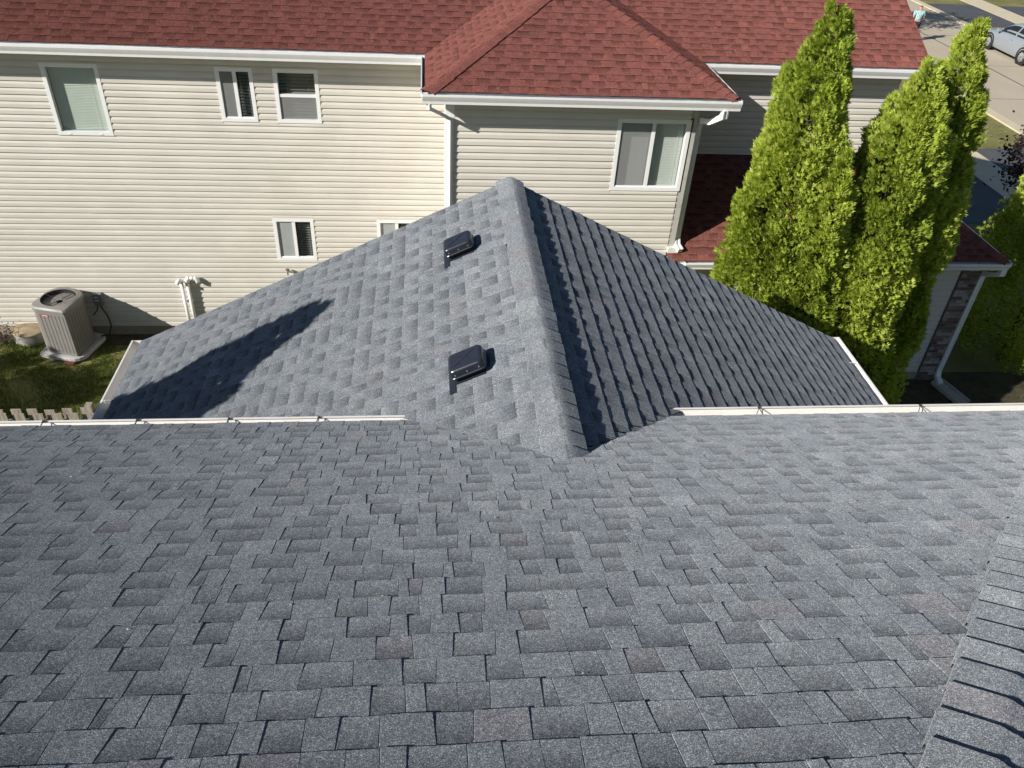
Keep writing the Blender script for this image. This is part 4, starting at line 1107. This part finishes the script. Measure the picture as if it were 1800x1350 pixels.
def leafy_tree(base, height, crown_r, crown_z, label, n, mat, seed, leaf=0.09, name="leafy_tree", cat="tree", squash=0.8, nclump=60, limbs=9):
    rg_ = np.random.default_rng(seed)
    t = thing(name, label, cat, base)
    cl_ = rg_.normal(size=(nclump, 3)); cl_ /= np.linalg.norm(cl_, axis=1)[:, None]
    cl_ *= (crown_r * rg_.uniform(0.45, 1.0, nclump))[:, None]; cl_[:, 2] *= squash; cl_[:, 2] += crown_z
    ci = rg_.integers(0, nclump, n)
    P = cl_[ci] + rg_.normal(scale=crown_r * 0.13, size=(n, 3))
    ax = rg_.normal(size=(n, 3)); ax[:, 2] -= 0.3; ax /= np.linalg.norm(ax, axis=1)[:, None]
    sd = np.cross(ax, rg_.normal(size=(n, 3))); sd /= np.linalg.norm(sd, axis=1)[:, None]
    L = leaf * rg_.uniform(0.7, 1.3, n)[:, None]
    q = np.stack([P, P + ax * L * 0.5 + sd * L * 0.28, P + ax * L, P + ax * L * 0.5 - sd * L * 0.28], 1).reshape(-1, 3)
    quads_obj("crown", q, mat, t, np.repeat(np.clip(rg_.normal(0.5, 0.25, n), 0, 1), 4))
    tr = MB(); tr.tube([(0, 0, 0), (0.03, 0, crown_z * 0.5), (0, 0, crown_z + 0.2)], [0.02 * height, 0.016 * height, 0.006 * height], 8)
    for k in range(min(limbs * 3, nclump)):
        c = cl_[k]; tr.tube([(0, 0, crown_z * 0.55 + 0.1 * (k % 5)), tuple(c * np.array((0.5, 0.5, 1)) - np.array((0, 0, 0.2))), tuple(c)], [0.03, 0.018, 0.006], 5)
    tr.obj("trunk", M_BARK, t)
    return t
leafy_tree((14.45, 16.3, 0), 4.6, 1.35, 3.15, "purple leaved ornamental tree reaching in over the driveway", 5200, M_PURP, 61, 0.11)
leafy_tree((18.9, 40.5, 0), 6.2, 1.9, 4.3, "street tree on the grass behind the red roof", 7000, M_LEAF, 62, 0.16)
leafy_tree((-14.2, 8.35, 0), 5.6, 1.5, 3.2, "unseen bushy tree added to shade the lawn, nearer the beige house", 9000, M_LEAF, 63, 0.20, squash=1.3, nclump=90)  # out of view; added to throw shade over the lawn
leafy_tree((-13.6, 5.0, 0), 6.2, 1.7, 3.6, "unseen bushy tree added to shade the lawn, nearer the fence", 9000, M_LEAF, 64, 0.20, squash=1.3, nclump=90)  # second added tree out of view, again for the lawn's shade
# dry twigs at the wall, far left
tw = MB(); rt = random.Random(4)
for k in range(26):
    a = rt.uniform(0, 6.28); r_ = rt.uniform(0.1, 0.34); h_ = rt.uniform(0.15, 0.5)
    tw.tube([(0, 0, 0.0), (r_ * 0.4 * math.cos(a), r_ * 0.3 * math.sin(a), h_ * 0.6), (r_ * math.cos(a), r_ * 0.6 * math.sin(a), h_)], [0.006, 0.004, 0.002], 4)
TW = thing("dry_shrub", "bare twiggy shrub against the beige wall at the far left edge", "shrub", (-8.15, 13.62, 0))
tw.obj("twigs", plain("dry_twig", (0.16, 0.12, 0.10), 0.9, 0.1), TW)
rg_ = np.random.default_rng(5); n = 260
P = rg_.normal(scale=(0.16, 0.10, 0.12), size=(n, 3)) + np.array((0, 0, 0.25)); ax = rg_.normal(size=(n, 3)); ax /= np.linalg.norm(ax, axis=1)[:, None]; sd = np.cross(ax, rg_.normal(size=(n, 3))); sd /= np.linalg.norm(sd, axis=1)[:, None]
quads_obj("leaves", np.stack([P, P + ax * 0.02 + sd * 0.012, P + ax * 0.045, P + ax * 0.02 - sd * 0.012], 1).reshape(-1, 3), M_PURP, TW, np.repeat(rg_.uniform(0, 1, n), 4))
# lawn blades
n = 60000
rg_ = np.random.default_rng(9)
gx = rg_.uniform(-9.2, -3.3, n); gyy = rg_.uniform(9.5, 13.62, n)
dens = 0.5 + 0.5 * np.sin(gx * 2.1 + 1.0) * np.sin(gyy * 2.7) + 0.4 * np.sin(gx * 5.3 + gyy * 4.1)
k = rg_.uniform(0, 1, n) < np.clip(dens + 0.55, 0.25, 1)
k &= ~((np.abs(gx - ACX) < 0.45) & (np.abs(gyy - ACY) < 0.55))
gx = gx[k]; gyy = gyy[k]; n = len(gx)
a = rg_.uniform(0, 6.28, n); hgt = rg_.uniform(0.03, 0.085, n); wdt = 0.006
B_ = np.stack([gx, gyy, np.zeros(n)], 1); s_ = np.stack([np.cos(a), np.sin(a), np.zeros(n)], 1) * wdt
lean = np.stack([rg_.normal(0, 0.022, n), rg_.normal(0, 0.022, n), hgt], 1)
V = np.stack([B_ - s_, B_ + s_, B_ + lean + s_ * 0.15, B_ + lean - s_ * 0.15], 1).reshape(-1, 3)
lawn = quads_obj("grass", V, M_GRASSB, None, np.repeat(np.clip(rg_.normal(0.5, 0.22, n) + 0.2 * np.sin(gx * 3) * np.sin(gyy * 2.2), 0, 1), 4)); lawn["kind"] = "stuff"
# clover, litter under the trees on the right
n = 9000
gx = rg_.uniform(4.2, 13.0, n); gyy = rg_.uniform(6.5, 12.15, n); a = rg_.uniform(0, 6.28, n)
B_ = np.stack([gx, gyy, rg_.uniform(0.008, 0.03, n)], 1); u_ = np.stack([np.cos(a), np.sin(a), rg_.normal(0, 0.3, n)], 1) * 0.022; v_ = np.stack([-np.sin(a), np.cos(a), rg_.normal(0, 0.3, n)], 1) * 0.014
lit = quads_obj("leaf_litter", np.stack([B_ - u_, B_ - v_, B_ + u_, B_ + v_], 1).reshape(-1, 3), leaf_mat("litter", [(0.0, (0.03, 0.025, 0.012)), (0.6, (0.08, 0.065, 0.03)), (1.0, (0.07, 0.10, 0.03))], 0.1, 0.9), None, np.repeat(rg_.uniform(0, 1, n), 4)); lit["kind"] = "stuff"
# fallen pale leaves on the verge by the road
n = 260
gx = rg_.uniform(18.5, 21.0, n); gyy = rg_.uniform(25.5, 42, n); a = rg_.uniform(0, 6.28, n)
B_ = np.stack([gx, gyy, rg_.uniform(0.02, 0.05, n)], 1); u_ = np.stack([np.cos(a), np.sin(a), a * 0], 1) * 0.05; v_ = np.stack([-np.sin(a), np.cos(a), a * 0 + 0.2], 1) * 0.03
fl_ = quads_obj("fallen_leaves", np.stack([B_ - u_, B_ - v_, B_ + u_, B_ + v_], 1).reshape(-1, 3), leaf_mat("fallen_leaf", [(0.0, (0.20, 0.15, 0.06)), (1.0, (0.42, 0.38, 0.25))], 0.1, 0.9), None, np.repeat(rg_.uniform(0, 1, n), 4)); fl_["kind"] = "stuff"

# ------------------------------------------------------------------ car
CAR = thing("parked_car", "silver four door car parked along the far kerb of the road", "car", (27.62, 37.05, 0.012))
CAR.rotation_euler = (0, 0, math.radians(90))          # local +x points along +Y
def loft(sections, name, mat, parent, closed_ends=True):
    mb = MB(); n = len(sections[0])
    for s_ in sections: mb.v += s_
    for i in range(len(sections) - 1):
        for k in range(n - 1): mb.f.append((i * n + k, i * n + k + 1, (i + 1) * n + k + 1, (i + 1) * n + k))
    if closed_ends: mb.f.append(tuple(range(n))); mb.f.append(tuple((len(sections) - 1) * n + k for k in reversed(range(n))))
    return mb.obj(name, mat, parent, smooth=True)
def bsec(x, w, zb, belt, top, crown=0.04):
    half = [(w * 0.92, zb), (w * 0.985, zb + 0.12), (w, (zb + belt) / 2 + 0.02), (w * 0.985, belt - 0.06), (w * 0.94, belt), (w * 0.80, belt + (top - belt) * 0.7), (w * 0.45, top), (0, top + crown)]
    return [(x, y, z) for y, z in half] + [(x, -y, z) for y, z in reversed(half[:-1])]
st = [(2.30, 0.60, 0.34, 0.52, 0.56, 0.01), (2.22, 0.76, 0.24, 0.62, 0.66, 0.02), (1.95, 0.86, 0.20, 0.72, 0.78, 0.03), (1.35, 0.89, 0.20, 0.82, 0.88, 0.04), (0.85, 0.895, 0.20, 0.90, 0.95, 0.04), (0.0, 0.90, 0.20, 0.94, 0.97, 0.04), (-1.0, 0.895, 0.20, 0.96, 0.99, 0.04), (-1.75, 0.88, 0.22, 0.98, 1.03, 0.03), (-2.15, 0.83, 0.26, 0.95, 1.00, 0.02), (-2.28, 0.70, 0.36, 0.80, 0.84, 0.01)]
loft([bsec(*s_) for s_ in st], "body", M_SILVER, CAR)
def csec(x, w0, zb, w1, zt):
    half = [(w0, zb), (w0 * 0.97, zb + (zt - zb) * 0.35), (w1 * 1.04, zb + (zt - zb) * 0.80), (w1 * 0.95, zt - 0.015), (w1 * 0.55, zt + 0.015), (0, zt + 0.025)]
    return [(x, y, z) for y, z in half] + [(x, -y, z) for y, z in reversed(half[:-1])]
cab = [(1.12, 0.74, 0.90, 0.72, 0.94), (0.75, 0.80, 0.91, 0.68, 1.16), (0.30, 0.82, 0.93, 0.63, 1.39), (-0.10, 0.825, 0.94, 0.62, 1.45), (-0.75, 0.825, 0.95, 0.62, 1.45), (-1.25, 0.81, 0.97, 0.62, 1.36), (-1.62, 0.79, 0.99, 0.66, 1.19), (-1.98, 0.74, 1.00, 0.70, 1.03)]
loft([csec(*c) for c in cab], "cabin", M_SILVER, CAR)
def interp(x):
    xs_ = [c[0] for c in cab][::-1]; return [float(np.interp(x, xs_, [c[i] for c in cab][::-1])) for i in range(1, 5)]
def side_pt(x, f, s_):
    w0, zb, w1, zt = interp(x); z_ = zb + (zt - zb) * f
    y_ = np.interp(f, [0, 0.35, 0.80, 1.0], [w0, w0 * 0.97, w1 * 1.04, w1 * 0.95]) + 0.012
    return (x, s_ * y_, z_)
for s_ in (1, -1):
    for xa, xb in ((0.78, -0.28), (-0.38, -1.30), (-1.38, -1.62)):
        mb = MB(); cols = 7
        for k in range(cols):
            x_ = xa + (xb - xa) * k / (cols - 1)
            for f in (0.10, 0.45, 0.82): mb.v.append(side_pt(x_, f, s_))
        for k in range(cols - 1):
            for j in range(2): mb.f.append((k * 3 + j, k * 3 + j + 1, k * 3 + 3 + j + 1, k * 3 + 3 + j))
        mb.obj("side_window", M_CARG, CAR)
    for xd in (0.0 - 0.22, -1.22):
        MB().box((xd - 0.11, s_ * 0.905 - 0.015, 0.80), (xd + 0.11, s_ * 0.905 + 0.015, 0.835)).obj("door_handle", M_SILVER, CAR)
    smooth_by_angle(MB().box((0.68, s_ * 0.98 - 0.10, 0.93), (0.82, s_ * 0.98 + 0.10, 1.07)).obj("mirror", M_SILVER, CAR), 0.03)
    for xw in (1.38, -1.30):
        wd_ = thing("wheel_tmp", "x", "x"); bpy.data.objects.remove(wd_)
        ty = MB().lathe([(0.205, -0.10), (0.30, -0.105), (0.325, -0.07), (0.325, 0.07), (0.30, 0.105), (0.205, 0.10)], (0, 0, 0), 28, 'y').obj("wheel", M_BLACK, CAR, smooth=True)
        ty.location = (xw, s_ * 0.80, 0.325)
        MB().lathe([(0.0, s_ * 0.095), (0.05, s_ * 0.095), (0.06, s_ * 0.07), (0.17, s_ * 0.06), (0.21, s_ * 0.10), (0.215, s_ * 0.09)], (0, 0, 0), 24, 'y').obj("rim", M_DARKM, ty)
        for k in range(10):
            a_ = 2 * math.pi * k / 10; c_, s2 = math.cos(a_), math.sin(a_)
            Ry = np.array([[c_, 0, s2], [0, 1, 0], [-s2, 0, c_]])
            MB().box((0.04, s_ * 0.09 - 0.012, -0.017), (0.20, s_ * 0.09 + 0.012, 0.017), Ry).obj("spoke", M_RIM, ty)
        MB().lathe([(0.335, -0.002), (0.40, -0.002), (0.40, 0.012), (0.335, 0.012)], (0, 0, 0), 28, 'y').obj("wheel_arch", M_BLACK, CAR).location = (xw, s_ * 0.893, 0.345)
    MB().box((2.02, s_ * 0.66 - 0.14, 0.60), (2.235, s_ * 0.66 + 0.14, 0.70)).obj("headlight", M_LAMP, CAR)
    MB().box((-2.24, s_ * 0.64 - 0.14, 0.78), (-2.06, s_ * 0.64 + 0.14, 0.92)).obj("tail_light", M_TAIL, CAR)
def glass_strip(xs_, name):
    mb = MB()
    for x_ in xs_:
        w0, zb, w1, zt = interp(x_)
        for y_ in (-0.92, -0.45, 0, 0.45, 0.92): mb.v.append((x_ + (0.012 if x_ > 0 else -0.012), y_ * w1 * 0.93, zt + 0.014 * (1 - abs(y_)) + 0.018))
    for i in range(len(xs_) - 1):
        for k in range(4): mb.f.append((i * 5 + k, i * 5 + k + 1, i * 5 + 6 + k, i * 5 + 5 + k))
    mb.obj(name, M_CARG, CAR)
glass_strip([1.04, 0.75, 0.40], "windscreen"); glass_strip([-1.30, -1.62, -1.92], "rear_window")

# ------------------------------------------------------------------ person walking on the road
def skin(name, joints, edges, mat, parent, sub=2, root=0):
    me = bpy.data.meshes.new(name); me.from_pydata([j[0] for j in joints], edges, []); me.materials.append(mat)
    o = bpy.data.objects.new(name, me); COL.objects.link(o); o.parent = parent
    o.modifiers.new("skin", 'SKIN').use_smooth_shade = True
    me.skin_vertices.new() if not me.skin_vertices else None
    for i, j in enumerate(joints):
        sv = me.skin_vertices[0].data[i]; r = j[1]; sv.radius = (r, r) if not isinstance(r, tuple) else r; sv.use_root = (i == root)
    sb = o.modifiers.new("sub", 'SUBSURF'); sb.levels = sub; sb.render_levels = sub
    return o
PN = thing("person", "person in a teal striped shirt and dark shorts walking on the road", "person", (23.42, 39.4, 0.014))
PN.rotation_euler = (0, 0, math.radians(-20)); PN.scale = (0.94, 0.94, 0.94)
J = [((0, 0, 0.95), 0.13), ((0, 0.02, 1.15), 0.12), ((0, 0.05, 1.38), 0.13), ((0, 0.06, 1.47), 0.055), ((0, 0.08, 1.55), 0.085), ((0, 0.09, 1.68), 0.078),
     ((-0.10, 0, 0.90), 0.09), ((-0.11, 0.14, 0.50), 0.06), ((-0.11, 0.02, 0.10), 0.042), ((-0.11, 0.16, 0.045), 0.035),
     ((0.10, 0, 0.90), 0.09), ((0.11, 0.02, 0.50), 0.06), ((0.11, -0.22, 0.14), 0.042), ((0.11, -0.10, 0.045), 0.035),
     ((-0.19, 0.05, 1.40), 0.055), ((-0.25, -0.08, 1.15), 0.042), ((-0.24, 0.06, 0.93), 0.032), ((-0.24, 0.12, 0.86), 0.028),
     ((0.19, 0.05, 1.40), 0.055), ((0.26, 0.06, 1.14), 0.042), ((0.26, 0.26, 1.02), 0.032), ((0.25, 0.33, 1.0), 0.028)]
Ed = [(0, 1), (1, 2), (2, 3), (3, 4), (4, 5), (0, 6), (6, 7), (7, 8), (8, 9), (0, 10), (10, 11), (11, 12), (12, 13), (2, 14), (14, 15), (15, 16), (16, 17), (2, 18), (18, 19), (19, 20), (20, 21)]
skin("body", J, Ed, M_SKIN, PN)
Js = [((0, 0, 0.96), 0.165), ((0, 0.02, 1.15), 0.16), ((0, 0.05, 1.40), 0.155), ((-0.20, 0.05, 1.40), 0.085), ((-0.245, -0.05, 1.21), 0.07), ((0.20, 0.05, 1.40), 0.085), ((0.25, 0.055, 1.20), 0.07)]
skin("shirt", Js, [(0, 1), (1, 2), (2, 3), (3, 4), (2, 5), (5, 6)], M_SHIRT, PN)
skin("shorts", [((0, 0, 0.98), 0.15), ((-0.10, 0.01, 0.88), 0.115), ((-0.112, 0.12, 0.56), 0.09), ((0.10, 0.0, 0.88), 0.115), ((0.112, 0.02, 0.56), 0.09)], [(0, 1), (1, 2), (0, 3), (3, 4)], M_SHORT, PN)
skin("hair", [((0, 0.04, 1.60), 0.088), ((0, 0.07, 1.70), 0.088)], [(0, 1)], M_HAIR, PN)
for s_ in (-1, 1):
    MB().box((-0.05, -0.10, 0.0), (0.05, 0.17, 0.075)).obj("shoe", M_BADGEW, PN).location = (0.11 * s_, 0.06 if s_ < 0 else -0.18, 0.0)

# crumbs and bits of leaf lying on the near roof
rg_ = np.random.default_rng(77); n = 70
u_ = rg_.uniform(-2.6, 3.6, n); v_ = rg_.uniform(0.2, 3.4, n)
B_ = np.stack([main.P(a, b, 0.010) for a, b in zip(u_, v_)]); k = u_ < (EY - v_ * cs) + 0.2; B_ = B_[k]; n = len(B_)
a = rg_.uniform(0, 6.28, n); sz = rg_.uniform(0.003, 0.009, n)[:, None]
d1 = (np.cos(a)[:, None] * main.U + np.sin(a)[:, None] * main.W) * sz; d2 = (-np.sin(a)[:, None] * main.U + np.cos(a)[:, None] * main.W) * sz * 0.5 + main.N * 0.002
cr = quads_obj("leaf_crumbs", np.stack([B_ - d1, B_ - d2 * 0.6, B_ + d1, B_ + d2], 1).reshape(-1, 3), leaf_mat("crumb", [(0.0, (0.22, 0.17, 0.10)), (1.0, (0.62, 0.58, 0.50))], 0.1, 0.9), None, np.repeat(rg_.uniform(0, 1, n), 4)); cr["kind"] = "stuff"
